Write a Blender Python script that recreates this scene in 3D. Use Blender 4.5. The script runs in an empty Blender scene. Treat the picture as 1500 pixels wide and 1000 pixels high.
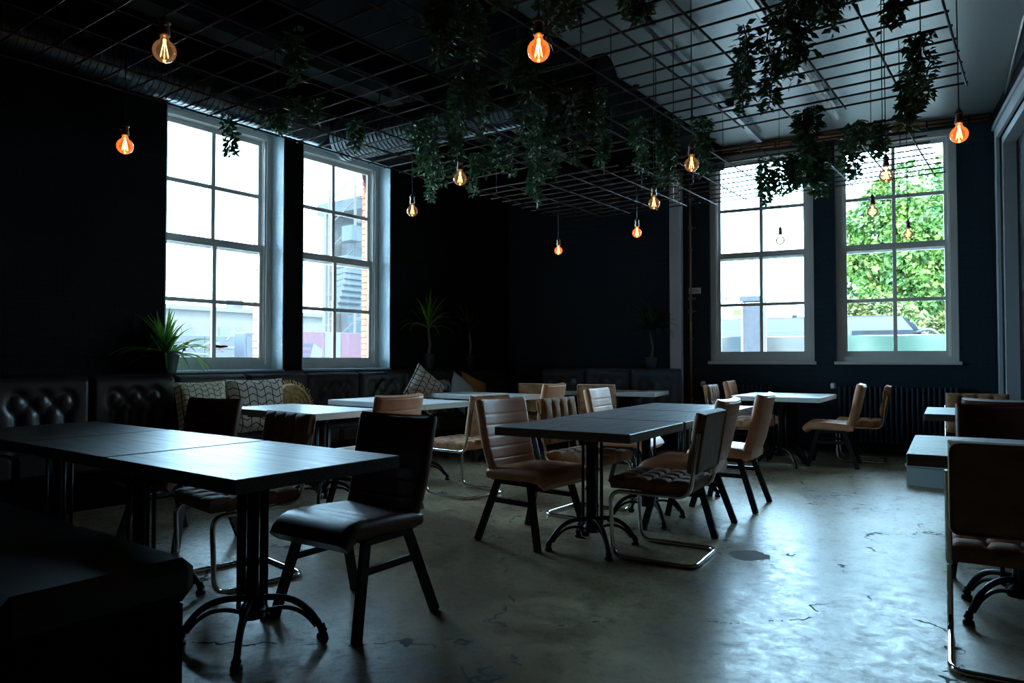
import bpy, math, random
from mathutils import Vector, Matrix
random.seed(7)
R = math.radians
SC = bpy.context.scene
COL = SC.collection

# ------------------------------------------------------------------ camera
YAW = 0.63576
cam_d = bpy.data.cameras.new('camera'); cam = bpy.data.objects.new('camera', cam_d); COL.objects.link(cam)
cam.location = (0, 0, 1.14)
cam.rotation_euler = (R(90 + 1.42), 0, YAW)
cam_d.sensor_width = 36; cam_d.lens = 25.2; cam_d.clip_start = 0.05; cam_d.clip_end = 400
SC.camera = cam

# ------------------------------------------------------------------ daylight
SKY = 26.0
w = bpy.data.worlds.new('overcast_sky'); SC.world = w; w.use_nodes = True
bg = w.node_tree.nodes['Background']
bg.inputs[0].default_value = (0.43, 0.735, 1.0, 1); bg.inputs[1].default_value = SKY
sun_d = bpy.data.lights.new('sun', 'SUN'); sun_d.energy = 20.0; sun_d.angle = R(12); sun_d.color = (1, .90, .74)
sun = bpy.data.objects.new('sun', sun_d); COL.objects.link(sun)
sun.rotation_euler = (R(47), 0, R(38))          # from behind the camera, never through these windows

def portal(loc, rz, sx, sz):                     # sampling portals of the four windows (they emit nothing)
    d = bpy.data.lights.new('window_portal', 'AREA'); d.shape = 'RECTANGLE'; d.size = sx; d.size_y = sz
    d.cycles.is_portal = True
    o = bpy.data.objects.new('window_portal', d); COL.objects.link(o)
    o.location = loc; o.rotation_euler = (R(90), 0, rz)

SC.view_settings.view_transform = 'Standard'; SC.view_settings.look = 'None'
SC.view_settings.exposure = 0.22; SC.view_settings.gamma = 1.0; SC.view_settings.use_curve_mapping = False
SC.cycles.use_denoising = True
SC.cycles.max_bounces = 8; SC.cycles.transparent_max_bounces = 24
SC.cycles.sample_clamp_indirect = 6.0

# ------------------------------------------------------------------ materials
def mat(name, col, rough=.5, metal=0, spec=.5, noise=None, bump=None, wood=None, sheen=0):
    """noise=(scale, second colour, detail); bump=(scale, strength)"""
    m = bpy.data.materials.new(name); m.use_nodes = True
    nt = m.node_tree; b = nt.nodes['Principled BSDF']
    b.inputs['Base Color'].default_value = (*col, 1); b.inputs['Roughness'].default_value = rough
    b.inputs['Metallic'].default_value = metal; b.inputs['Specular IOR Level'].default_value = spec
    if sheen: b.inputs['Sheen Weight'].default_value = sheen; b.inputs['Sheen Roughness'].default_value = .4
    L = nt.links.new
    if noise or bump or wood:
        tc = nt.nodes.new('ShaderNodeTexCoord')
    if noise:
        n = nt.nodes.new('ShaderNodeTexNoise'); n.inputs['Scale'].default_value = noise[0]; n.inputs['Detail'].default_value = noise[2] if len(noise) > 2 else 5
        L(tc.outputs['Object'], n.inputs['Vector'])
        r = nt.nodes.new('ShaderNodeValToRGB'); r.color_ramp.elements[0].position = .35; r.color_ramp.elements[1].position = .65
        r.color_ramp.elements[0].color = (*col, 1); r.color_ramp.elements[1].color = (*noise[1], 1)
        L(n.outputs['Fac'], r.inputs['Fac']); L(r.outputs['Color'], b.inputs['Base Color'])
    if wood:                                     # (grain axis scale vector, dark colour)
        mp = nt.nodes.new('ShaderNodeMapping'); mp.inputs['Scale'].default_value = wood[0]
        L(tc.outputs['Object'], mp.inputs['Vector'])
        n = nt.nodes.new('ShaderNodeTexNoise'); n.inputs['Scale'].default_value = 1; n.inputs['Detail'].default_value = 8; n.inputs['Roughness'].default_value = .65
        L(mp.outputs[0], n.inputs['Vector'])
        r = nt.nodes.new('ShaderNodeValToRGB'); r.color_ramp.elements[0].position = .3; r.color_ramp.elements[1].position = .7
        r.color_ramp.elements[0].color = (*wood[1], 1); r.color_ramp.elements[1].color = (*col, 1)
        L(n.outputs['Fac'], r.inputs['Fac']); L(r.outputs['Color'], b.inputs['Base Color'])
        rr = nt.nodes.new('ShaderNodeMapRange'); rr.inputs[1].default_value = .3; rr.inputs[2].default_value = .7; rr.inputs[3].default_value = rough + .14; rr.inputs[4].default_value = rough - .08
        L(n.outputs['Fac'], rr.inputs[0]); L(rr.outputs[0], b.inputs['Roughness'])
        bp = nt.nodes.new('ShaderNodeBump'); bp.inputs['Strength'].default_value = .10; bp.inputs['Distance'].default_value = .002
        L(n.outputs['Fac'], bp.inputs['Height']); L(bp.outputs[0], b.inputs['Normal'])
    if bump:
        n2 = nt.nodes.new('ShaderNodeTexNoise'); n2.inputs['Scale'].default_value = bump[0]; n2.inputs['Detail'].default_value = 6
        L(tc.outputs['Object'], n2.inputs['Vector'])
        bp = nt.nodes.new('ShaderNodeBump'); bp.inputs['Strength'].default_value = bump[1]; bp.inputs['Distance'].default_value = .01
        L(n2.outputs['Fac'], bp.inputs['Height']); L(bp.outputs[0], b.inputs['Normal'])
    return m

def brick_paint(name, col, rough=.45):
    m = mat(name, col, rough, spec=.16)
    nt = m.node_tree; L = nt.links.new; b = nt.nodes['Principled BSDF']
    tc = nt.nodes.new('ShaderNodeTexCoord'); mp = nt.nodes.new('ShaderNodeMapping'); mp.inputs['Rotation'].default_value = (R(90), 0, 0)
    L(tc.outputs['Object'], mp.inputs['Vector'])
    k = nt.nodes.new('ShaderNodeTexBrick'); k.inputs['Scale'].default_value = 1; k.inputs['Brick Width'].default_value = .25; k.inputs['Row Height'].default_value = .077
    k.inputs['Mortar Size'].default_value = .006; k.inputs['Mortar Smooth'].default_value = .6
    L(mp.outputs[0], k.inputs['Vector'])
    n = nt.nodes.new('ShaderNodeTexNoise'); n.inputs['Scale'].default_value = 14; n.inputs['Detail'].default_value = 6
    L(tc.outputs['Object'], n.inputs['Vector'])
    b1 = nt.nodes.new('ShaderNodeBump'); b1.invert = True; b1.inputs['Strength'].default_value = .55; b1.inputs['Distance'].default_value = .006
    L(k.outputs['Fac'], b1.inputs['Height'])
    b2 = nt.nodes.new('ShaderNodeBump'); b2.inputs['Strength'].default_value = .45; b2.inputs['Distance'].default_value = .012
    L(n.outputs['Fac'], b2.inputs['Height']); L(b1.outputs[0], b2.inputs['Normal']); L(b2.outputs[0], b.inputs['Normal'])
    return m

def floor_mat():
    m = mat('polished_concrete', (.1, .1, .1), .3)
    nt = m.node_tree; L = nt.links.new; b = nt.nodes['Principled BSDF']; N = nt.nodes.new
    tc = N('ShaderNodeTexCoord')
    def noise(s, d=6, r=.6, dist=0):
        n = N('ShaderNodeTexNoise'); n.inputs['Scale'].default_value = s; n.inputs['Detail'].default_value = d; n.inputs['Roughness'].default_value = r; n.inputs['Distortion'].default_value = dist
        L(tc.outputs['Object'], n.inputs['Vector']); return n
    n1 = noise(1.1, 9, .68, .5)
    r1 = N('ShaderNodeValToRGB'); e = r1.color_ramp.elements
    e[0].position = .3; e[0].color = (.10, .052, .022, 1); e[1].position = .70; e[1].color = (.52, .425, .285, 1)
    L(n1.outputs['Fac'], r1.inputs['Fac'])
    n2 = noise(11, 12, .78, .3)
    r2 = N('ShaderNodeValToRGB'); r2.color_ramp.elements[0].position = .36; r2.color_ramp.elements[0].color = (.34, .31, .28, 1); r2.color_ramp.elements[1].position = .62; r2.color_ramp.elements[1].color = (1.15, 1.12, 1.05, 1)
    L(n2.outputs['Fac'], r2.inputs['Fac'])
    mu = N('ShaderNodeMix'); mu.data_type = 'RGBA'; mu.blend_type = 'MULTIPLY'; mu.inputs['Factor'].default_value = 1
    L(r1.outputs['Color'], mu.inputs[6]); L(r2.outputs['Color'], mu.inputs[7])
    # cracks
    nd = noise(1.6, 4, .6)
    va = N('ShaderNodeVectorMath'); va.operation = 'SCALE'; va.inputs['Scale'].default_value = .9
    L(nd.outputs['Color'], va.inputs[0])
    vb = N('ShaderNodeVectorMath'); vb.operation = 'ADD'; L(tc.outputs['Object'], vb.inputs[0]); L(va.outputs[0], vb.inputs[1])
    v = N('ShaderNodeTexVoronoi'); v.feature = 'DISTANCE_TO_EDGE'; v.inputs['Scale'].default_value = .75
    L(vb.outputs[0], v.inputs['Vector'])
    lt = N('ShaderNodeMath'); lt.operation = 'LESS_THAN'; lt.inputs[1].default_value = .0065
    L(v.outputs['Distance'], lt.inputs[0])
    nm = noise(3.2, 5, .7); gt = N('ShaderNodeMath'); gt.operation = 'GREATER_THAN'; gt.inputs[1].default_value = .52
    L(nm.outputs['Fac'], gt.inputs[0])
    cr = N('ShaderNodeMath'); cr.operation = 'MULTIPLY'; L(lt.outputs[0], cr.inputs[0]); L(gt.outputs[0], cr.inputs[1])
    # round repair patch beside the middle tables and small chips
    sx = N('ShaderNodeVectorMath'); sx.operation = 'DISTANCE'; sx.inputs[1].default_value = (-1.39, 4.2, 0)
    L(tc.outputs['Object'], sx.inputs[0])
    nn = noise(9, 3); ad = N('ShaderNodeMath'); ad.operation = 'MULTIPLY_ADD'; ad.inputs[1].default_value = .12; L(nn.outputs['Fac'], ad.inputs[0]); L(sx.outputs['Value'], ad.inputs[2])
    pl = N('ShaderNodeMath'); pl.operation = 'LESS_THAN'; pl.inputs[1].default_value = .175; L(ad.outputs[0], pl.inputs[0])
    chip = noise(7.5, 2, .5); ct = N('ShaderNodeMath'); ct.operation = 'GREATER_THAN'; ct.inputs[1].default_value = .775; L(chip.outputs['Fac'], ct.inputs[0])
    mx = N('ShaderNodeMath'); mx.operation = 'MAXIMUM'; L(cr.outputs[0], mx.inputs[0]); L(ct.outputs[0], mx.inputs[1])
    mix = N('ShaderNodeMix'); mix.data_type = 'RGBA'; mix.inputs[7].default_value = (.03, .027, .022, 1)
    L(mx.outputs[0], mix.inputs[0]); L(mu.outputs[2], mix.inputs[6])
    mix2 = N('ShaderNodeMix'); mix2.data_type = 'RGBA'; mix2.inputs[7].default_value = (.16, .15, .135, 1)
    L(pl.outputs[0], mix2.inputs[0]); L(mix.outputs[2], mix2.inputs[6]); L(mix2.outputs[2], b.inputs['Base Color'])
    mp = N('ShaderNodeMapRange'); mp.inputs[1].default_value = .36; mp.inputs[2].default_value = .64; mp.inputs[3].default_value = .46; mp.inputs[4].default_value = .20
    L(n2.outputs['Fac'], mp.inputs[0])
    ra = N('ShaderNodeMath'); ra.operation = 'MULTIPLY_ADD'; ra.inputs[1].default_value = .45; mm = N('ShaderNodeMath'); mm.operation = 'MAXIMUM'
    L(mx.outputs[0], mm.inputs[0]); L(pl.outputs[0], mm.inputs[1]); L(mm.outputs[0], ra.inputs[0]); L(mp.outputs[0], ra.inputs[2]); L(ra.outputs[0], b.inputs['Roughness'])
    n4 = noise(55, 9, .75)
    bp = N('ShaderNodeBump'); bp.inputs['Strength'].default_value = .22; bp.inputs['Distance'].default_value = .003; L(n4.outputs['Fac'], bp.inputs['Height'])
    bp2 = N('ShaderNodeBump'); bp2.invert = True; bp2.inputs['Strength'].default_value = .6; bp2.inputs['Distance'].default_value = .006
    L(mx.outputs[0], bp2.inputs['Height']); L(bp.outputs[0], bp2.inputs['Normal']); L(bp2.outputs[0], b.inputs['Normal'])
    b.inputs['Specular IOR Level'].default_value = .30
    return m

def glass_mat(name, tint=(1, 1, 1), glow=None, refl=1.0):
    m = bpy.data.materials.new(name); m.use_nodes = True; nt = m.node_tree; L = nt.links.new; N = nt.nodes.new
    nt.nodes.remove(nt.nodes['Principled BSDF']); out = nt.nodes['Material Output']
    t = N('ShaderNodeBsdfTransparent'); t.inputs[0].default_value = (*tint, 1)
    g = N('ShaderNodeBsdfGlossy'); g.inputs['Roughness'].default_value = .03
    f = N('ShaderNodeFresnel'); f.inputs[0].default_value = 1.45
    mm = N('ShaderNodeMath'); mm.operation = 'MULTIPLY'; mm.inputs[1].default_value = refl; L(f.outputs[0], mm.inputs[0])
    mx = N('ShaderNodeMixShader'); L(mm.outputs[0], mx.inputs[0]); L(t.outputs[0], mx.inputs[1]); L(g.outputs[0], mx.inputs[2])
    last = mx
    if glow:
        e = N('ShaderNodeEmission'); e.inputs[0].default_value = (*glow[0], 1); e.inputs[1].default_value = glow[1]
        a = N('ShaderNodeAddShader'); L(mx.outputs[0], a.inputs[0]); L(e.outputs[0], a.inputs[1]); last = a
    L(last.outputs[0], out.inputs[0])
    return m

def emit_mat(name, col, s):
    m = bpy.data.materials.new(name); m.use_nodes = True; nt = m.node_tree
    b = nt.nodes['Principled BSDF']; b.inputs['Base Color'].default_value = (*col, 1)
    b.inputs['Emission Color'].default_value = (*col, 1); b.inputs['Emission Strength'].default_value = s
    return m

def pillow_mat(name, base, line, cell=.085):
    m = mat(name, base, .9); nt = m.node_tree; L = nt.links.new; N = nt.nodes.new; b = nt.nodes['Principled BSDF']
    tc = N('ShaderNodeTexCoord'); s = N('ShaderNodeSeparateXYZ'); L(tc.outputs['Object'], s.inputs[0])
    def M(op, a, v=None, c=None):
        n = N('ShaderNodeMath'); n.operation = op
        for i, q in enumerate((a, v, c)):
            if q is None: continue
            if isinstance(q, (int, float)): n.inputs[i].default_value = q
            else: L(q, n.inputs[i])
        return n.outputs[0]
    u = M('DIVIDE', s.outputs['X'], cell); v = M('DIVIDE', s.outputs['Z'], cell * .8)
    tri = M('ABSOLUTE', M('SUBTRACT', M('FRACT', M('MULTIPLY', u, .5)), .5))        # 0..0.5 triangle wave
    zig = M('FRACT', M('ADD', v, M('MULTIPLY', tri, 1.3)))
    l1 = M('LESS_THAN', M('ABSOLUTE', M('SUBTRACT', zig, .5)), .075)
    l2 = M('LESS_THAN', M('ABSOLUTE', M('SUBTRACT', M('FRACT', u), .5)), .055)
    f = M('MAXIMUM', l1, l2)
    mx = N('ShaderNodeMix'); mx.data_type = 'RGBA'; mx.inputs[6].default_value = (*base, 1); mx.inputs[7].default_value = (*line, 1)
    L(f, mx.inputs[0]); L(mx.outputs[2], b.inputs['Base Color'])
    return m

M = {}
M['floor'] = floor_mat()
M['wall_black'] = brick_paint('black_painted_brick', (.0022, .0024, .003), .7)
M['wall_navy'] = brick_paint('navy_painted_brick', (.022, .038, .052), .45)
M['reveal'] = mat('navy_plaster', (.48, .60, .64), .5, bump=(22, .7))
M['ceiling'] = mat('dark_ceiling_board', (.165, .185, .18), .33, bump=(3, .12))
M['black'] = mat('black_paint', (.0025, .0025, .003), .9, spec=.02)
M['frame'] = mat('grey_window_paint', (.72, .69, .64), .45)
M['white'] = mat('white_paint', (.8, .83, .86), .5, bump=(8, .1))
M['trim'] = mat('grey_door_paint', (.30, .32, .33), .5)
M['glass'] = glass_mat('window_glass', (.97, .985, .98))
M['copper'] = mat('copper_pipe', (.50, .22, .12), .40, .35)
M['galv'] = mat('galvanised_duct', (.10, .115, .125), .30, .9)
M['rust'] = mat('rusty_wire', (.05, .025, .016), .6, .2)
M['rail'] = mat('dark_rail', (.02, .02, .022), .35)
M['steelrail'] = mat('grey_conduit', (.22, .20, .18), .35, .7)
M['darkwood'] = mat('dark_oak_top', (.12, .10, .09), .40, spec=.3, wood=((2.5, 120, 60), (.03, .024, .022)))
M['darkwood2'] = mat('dark_oak_top_lengthwise', (.21, .185, .18), .36, spec=.5, wood=((120, 2.5, 60), (.08, .068, .065)))
M['palewood'] = mat('pale_grey_oak_top', (.70, .67, .62), .38, spec=.5, wood=((2.5, 120, 60), (.48, .45, .42)))
M['iron'] = mat('black_cast_iron', (.006, .006, .007), .42, .1, spec=.4)
M['legmetal'] = mat('charcoal_leg_metal', (.016, .016, .018), .38, .2, spec=.35)
M['chrome'] = mat('chrome_tube', (.75, .72, .68), .12, 1)
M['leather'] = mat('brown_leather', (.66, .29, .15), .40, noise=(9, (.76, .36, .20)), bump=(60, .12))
M['leather_shaded'] = mat('shaded_brown_leather', (.085, .028, .015), .42, noise=(9, (.11, .04, .022)), bump=(60, .12))  # same leather, colour darkened to carry the shade on dim chairs
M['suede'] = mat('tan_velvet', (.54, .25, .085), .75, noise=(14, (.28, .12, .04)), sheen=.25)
M['suede_shaded'] = mat('shaded_brown_velvet', (.32, .14, .05), .7, noise=(14, (.20, .085, .033)), sheen=.2)  # brown velvet with shade put into the colour, for dimmer chairs
M['bench'] = mat('dark_brown_vinyl', (.034, .027, .025), .34, bump=(70, .08))
M['bench_blue'] = mat('black_vinyl', (.10, .125, .16), .30, bump=(70, .08))
M['pillow1'] = pillow_mat('cream_geometric_cotton', (.85, .74, .62), (.06, .035, .03))
M['pillow2'] = pillow_mat('cream_lattice_cotton', (.85, .76, .55), (.14, .09, .03), .06)
M['straw'] = mat('straw_weave', (.7, .46, .2), .85, noise=(30, (.4, .24, .09)), bump=(40, .8))
M['mustard'] = mat('mustard_cotton', (.42, .18, .025), .85, bump=(40, .3))
M['paleblue'] = mat('pale_cotton', (.6, .66, .68), .85)
M['speckle'] = mat('speckled_cotton', (.5, .48, .4), .9, noise=(16, (.03, .03, .03), 1))
M['leaf'] = mat('vine_leaf', (.022, .055, .02), .38, noise=(7, (.042, .095, .03)))
M['spike'] = mat('spiky_leaf', (.08, .22, .03), .35, noise=(5, (.20, .42, .06)))
M['stem'] = mat('vine_stem', (.05, .035, .02), .7)
def leafy(name, f=.45):
    m = M[name]; nt = m.node_tree; b = nt.nodes['Principled BSDF']; out = nt.nodes['Material Output']
    t = nt.nodes.new('ShaderNodeBsdfTranslucent'); mx = nt.nodes.new('ShaderNodeMixShader'); mx.inputs[0].default_value = f
    src = b.inputs['Base Color'].links[0].from_socket
    nt.links.new(src, t.inputs[0]); nt.links.new(b.outputs[0], mx.inputs[1]); nt.links.new(t.outputs[0], mx.inputs[2]); nt.links.new(mx.outputs[0], out.inputs[0])
leafy('leaf', .35); leafy('spike', .4)
M['pot'] = mat('black_pot', (.008, .008, .009), .5)
M['trunk'] = mat('grey_bark', (.2, .17, .13), .8, bump=(30, .6))
M['bulb'] = glass_mat('clear_bulb_glass', (.96, .93, .88), ((1, .45, .18), .04), 1.3)
M['bulb_amber'] = glass_mat('amber_bulb_glass', (1, .62, .36), ((1, .20, .04), .36), 1.3)
M['filament'] = emit_mat('glowing_filament', (1, .45, .12), 7)
M['filament_hot'] = emit_mat('bright_filament', (1, .50, .16), 22)
M['socket'] = mat('aged_brass', (.30, .22, .16), .32, .9)
M['cord'] = mat('black_cord', (.01, .01, .01), .6)
M['platform'] = mat('grey_platform', (.20, .24, .235), .6, bump=(6, .2))
M['brick'] = mat('orange_brick', (.50, .13, .05), .85, noise=(11, (.34, .075, .03)), bump=(60, .6))
M['mortar'] = mat('mortar', (.22, .2, .18), .9)

# ------------------------------------------------------------------ mesh helpers
class MB:
    def __init__(s): s.v = []; s.f = []
    def add(s, vs, fs):
        o = len(s.v); s.v += [tuple(v) for v in vs]; s.f += [tuple(i + o for i in f) for f in fs]; return s
    def box(s, x0, x1, y0, y1, z0, z1, bev=0):
        x0, x1 = min(x0, x1), max(x0, x1); y0, y1 = min(y0, y1), max(y0, y1); z0, z1 = min(z0, z1), max(z0, z1)
        if bev <= 0:
            return s.add([(x0, y0, z0), (x1, y0, z0), (x1, y1, z0), (x0, y1, z0), (x0, y0, z1), (x1, y0, z1), (x1, y1, z1), (x0, y1, z1)],
                         [(0, 3, 2, 1), (4, 5, 6, 7), (0, 1, 5, 4), (1, 2, 6, 5), (2, 3, 7, 6), (3, 0, 4, 7)])
        b = min(bev, (x1 - x0) * .49, (y1 - y0) * .49, (z1 - z0) * .49)
        vs = []; 
        def ring(z, i):
            return [(x0 + i, y0 + b, z) , (x0 + b, y0 + i, z), (x1 - b, y0 + i, z), (x1 - i, y0 + b, z), (x1 - i, y1 - b, z), (x1 - b, y1 - i, z), (x0 + b, y1 - i, z), (x0 + i, y1 - b, z)]
        vs += [(x0 + b, y0 + b, z0)] * 0
        vs += ring(z0, b) + ring(z0 + b, 0) + ring(z1 - b, 0) + ring(z1, b)
        fs = [tuple(range(7, -1, -1)), tuple(range(24, 32))]
        for k in range(3):
            for i in range(8):
                a = k * 8 + i; c = k * 8 + (i + 1) % 8
                fs.append((a, c, c + 8, a + 8))
        return s.add(vs, fs)
    def tube(s, pts, r, n=8, closed=False):
        pts = [Vector(p) for p in pts]; m = len(pts)
        rs = r if isinstance(r, (list, tuple)) else [r] * m
        ref = None; rings = []
        for i in range(m):
            if closed: t = pts[(i + 1) % m] - pts[i - 1]
            else: t = pts[min(i + 1, m - 1)] - pts[max(i - 1, 0)]
            t.normalize()
            if ref is None:
                ref = Vector((0, 0, 1)) if abs(t.z) < .9 else Vector((1, 0, 0))
            a = (ref - t * ref.dot(t))
            if a.length < 1e-4: a = t.orthogonal()
            a.normalize(); ref = a; b = t.cross(a)
            rings.append([pts[i] + (a * math.cos(q) + b * math.sin(q)) * rs[i] for q in [2 * math.pi * (j + .5) / n for j in range(n)]])
        vs = [p for rg in rings for p in rg]; fs = []
        for i in range(m if closed else m - 1):
            for j in range(n):
                k = (i + 1) % m
                fs.append((i * n + j, i * n + (j + 1) % n, k * n + (j + 1) % n, k * n + j))
        if not closed:
            fs.append(tuple(range(n - 1, -1, -1))); fs.append(tuple((m - 1) * n + j for j in range(n)))
        return s.add(vs, fs)
    def bar(s, a, b, wx, wy, side=(1, 0, 0)):
        """rectangular bar from a to b; wx along 'side', wy across"""
        a = Vector(a); b = Vector(b); t = (b - a).normalized(); x = Vector(side); x = (x - t * x.dot(t)).normalized(); y = t.cross(x)
        vs = []
        for p in (a, b):
            for i, j in ((-1, -1), (1, -1), (1, 1), (-1, 1)): vs.append(p + x * i * wx / 2 + y * j * wy / 2)
        return s.add(vs, [(0, 3, 2, 1), (4, 5, 6, 7), (0, 1, 5, 4), (1, 2, 6, 5), (2, 3, 7, 6), (3, 0, 4, 7)])
    def lathe(s, prof, n=20, c=(0, 0, 0)):
        vs = []; fs = []; m = len(prof)
        for r, z in prof:
            for j in range(n):
                q = 2 * math.pi * j / n; vs.append((c[0] + r * math.cos(q), c[1] + r * math.sin(q), c[2] + z))
        for i in range(m - 1):
            for j in range(n): fs.append((i * n + j, i * n + (j + 1) % n, (i + 1) * n + (j + 1) % n, (i + 1) * n + j))
        if prof[0][0] > 1e-5: fs.append(tuple(range(n - 1, -1, -1)))
        if prof[-1][0] > 1e-5: fs.append(tuple((m - 1) * n + j for j in range(n)))
        return s.add(vs, fs)
    def xf(s, mtx):
        s.v = [tuple(mtx @ Vector(v)) for v in s.v]; return s
    def mesh(s, name, m, smooth=False, auto=None):
        me = bpy.data.meshes.new(name); me.from_pydata(s.v, [], s.f); me.update()
        me.materials.append(M[m] if isinstance(m, str) else m)
        if smooth:
            me.polygons.foreach_set('use_smooth', [True] * len(me.polygons))
            if auto is not None:
                me.set_sharp_from_angle(angle=R(auto))
        return me
    def build(s, name, m, parent=None, smooth=False, auto=None, loc=None, rz=0):
        o = bpy.data.objects.new(name, s.mesh(name, m, smooth, auto)); COL.objects.link(o)
        if parent is not None: o.parent = parent
        if loc is not None: o.location = loc
        if rz: o.rotation_euler = (0, 0, rz)
        return o

def tag(o, label=None, cat=None, group=None, kind=None):
    if label: o['label'] = label
    if cat: o['category'] = cat
    if group: o['group'] = group
    if kind: o['kind'] = kind
    return o
def thing(name, label, cat, loc=(0, 0, 0), rz=0, group=None, kind=None):
    o = bpy.data.objects.new(name, None); COL.objects.link(o); o.empty_display_size = .1
    o.location = loc; o.rotation_euler = (0, 0, rz)
    return tag(o, label, cat, group, kind)
def place(parts, name, label, cat, loc, rz=0, group=None):
    """parts: list of (name, mesh, [subparts]); every instance shares the meshes"""
    t = thing(name, label, cat, loc, rz, group)
    def rec(ps, par):
        for p in ps:
            o = bpy.data.objects.new(p[0], p[1]); COL.objects.link(o); o.parent = par
            if len(p) > 2: rec(p[2], o)
    rec(parts, t)
    return t

def fillet(pts, r, n=5):
    pts = [Vector(p) for p in pts]; out = [pts[0]]
    for i in range(1, len(pts) - 1):
        a, b, c = pts[i - 1], pts[i], pts[i + 1]
        d1 = (a - b); d2 = (c - b); rr = min(r, d1.length * .49, d2.length * .49)
        p1 = b + d1.normalized() * rr; p2 = b + d2.normalized() * rr
        for k in range(n + 1):
            t = k / n; out.append(p1 * (1 - t) ** 2 + b * 2 * t * (1 - t) + p2 * t * t)
    out.append(pts[-1]); return out

def loft(path, hw, ht, bow=0, n=5, round_=.5):
    """padded slab along path [(y,z)], half width hw(i), half thickness ht(i); front side is the left of travel"""
    mb = MB(); m = len(path); ring = []
    # rounded rectangle cross section in (a: across width, b: thickness)
    sec = []
    for cx, cy, q0 in ((1, 1, 0), (-1, 1, 90), (-1, -1, 180), (1, -1, 270)):
        for k in range(n + 1):
            sec.append((cx, cy, R(q0 + 90 * k / n)))
        if cy == 1 and cx == 1:
            for f in (.66, .33, 0, -.33, -.66): sec.append((f, 1, None))
        if cy == -1 and cx == -1:
            for f in (-.66, -.33, 0, .33, .66): sec.append((f, -1, None))
    for i in range(m):
        y0, z0 = path[max(i - 1, 0)]; y1, z1 = path[min(i + 1, m - 1)]
        ty, tz = y1 - y0, z1 - z0; l = math.hypot(ty, tz); ty /= l; tz /= l; ny, nz = -tz, ty
        w_, t_ = hw[i], ht[i]; rr = min(t_, w_) * .85
        for cx, cy, q in sec:
            if q is None: a = cx * (w_ - rr); b = cy * t_
            else: a = cx * (w_ - rr) + rr * math.cos(q); b = cy * (t_ - rr) + rr * math.sin(q)
            b2 = b + bow * (a / max(hw)) ** 2
            mb.v.append((a, path[i][0] + ny * b2, path[i][1] + nz * b2))
    N = len(sec)
    for i in range(m - 1):
        for j in range(N): mb.f.append((i * N + j, i * N + (j + 1) % N, (i + 1) * N + (j + 1) % N, (i + 1) * N + j))
    mb.f.append(tuple(range(N - 1, -1, -1))); mb.f.append(tuple((m - 1) * N + j for j in range(N)))
    return mb

def tufted(w, d, t, nx, ny, depth=.02, res=7, edge=.03, power=.45, both=False):
    """cushion centred on x,y lying from z=0 to z=t with nx x ny tufts pressed into the top"""
    mb = MB(); gx = nx * res; gy = ny * res
    def H(i, j):
        u = i / gx; v = j / gy
        a = abs(math.sin(math.pi * u * nx)) ** power; b = abs(math.sin(math.pi * v * ny)) ** power
        ex = min(u, 1 - u) * w; ey = min(v, 1 - v) * d
        rim = min(1, min(ex, ey) / edge); rim = math.sqrt(max(0, 1 - (1 - rim) ** 2))
        inner = 1 if 0 < i < gx and 0 < j < gy else 0
        cx = 1 - a; cy = 1 - b
        dip = depth * max(cx, cy) * .75 + depth * .6 * cx * cy
        if min(ex, ey) < edge * .8: dip *= .35
        return t - dip * inner - edge * .55 * (1 - rim)
    for j in range(gy + 1):
        for i in range(gx + 1): mb.v.append(((i / gx - .5) * w, (j / gy - .5) * d, H(i, j)))
    for j in range(gy):
        for i in range(gx):
            a = j * (gx + 1) + i; mb.f.append((a, a + 1, a + gx + 2, a + gx + 1))
    bd = [i for i in range(gx + 1)] + [(j + 1) * (gx + 1) - 1 for j in range(1, gy + 1)] + [gy * (gx + 1) + i for i in range(gx - 1, -1, -1)] + [j * (gx + 1) for j in range(gy - 1, 0, -1)]
    n = len(bd); o = len(mb.v)
    for k in bd:
        x, y, z = mb.v[k]; mb.v.append((x * 1.012, y * 1.012, t * .45))
    for k in bd:
        x, y, z = mb.v[k]; mb.v.append((x * .98, y * .98, 0))
    for q in range(n):
        r_ = (q + 1) % n
        mb.f.append((bd[q], o + q, o + r_, bd[r_])); mb.f.append((o + q, o + n + q, o + n + r_, o + r_))
    mb.f.append(tuple(o + n + q for q in range(n)))
    return mb

# ------------------------------------------------------------------ the room
CEIL = 3.95
BO = Vector((-3.543, 9.23, 0)); BD = Vector((.98466, .17453, 0)); BN = Vector((.17453, -.98466, 0)); BRZ = math.atan2(.17453, .98466)
def back(s, dist, z=0):                          # s along the back wall, dist into the room
    return BO + BD * s + BN * dist + Vector((0, 0, z))
RO = Vector((-.404, 9.79, 0)); RD = Vector((.17453, -.98466, 0))   # right wall, from the far corner to the camera

def prism(poly, z0, z1):
    n = len(poly); mb = MB()
    mb.v = [(x, y, z0) for x, y in poly] + [(x, y, z1) for x, y in poly]
    mb.f = [tuple(range(n - 1, -1, -1)), tuple(range(n, 2 * n))] + [(i, (i + 1) % n, n + (i + 1) % n, n + i) for i in range(n)]
    return mb
room = [(-6.9, -1.7), (1.85, -1.7), (-.10, 10.2), (-6.9, 9.0)]
tag(prism(room, -.12, 0).build('floor', 'floor'), kind='structure')
tag(prism(room, CEIL, CEIL + .15).build('ceiling', 'ceiling'), kind='structure')

def wall_mesh(x0, x1, z0, z1, th, openings):
    """wall slab in local coords: x along, y outwards 0..th, with rectangular openings (x0,x1,z0,z1) sorted"""
    mb = MB(); x = x0
    for a, b, c, d in openings:
        mb.box(x, a, 0, th, z0, z1); mb.box(a, b, 0, th, z0, c); mb.box(a, b, 0, th, d, z1); x = b
    mb.box(x, x1, 0, th, z0, z1); return mb

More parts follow.
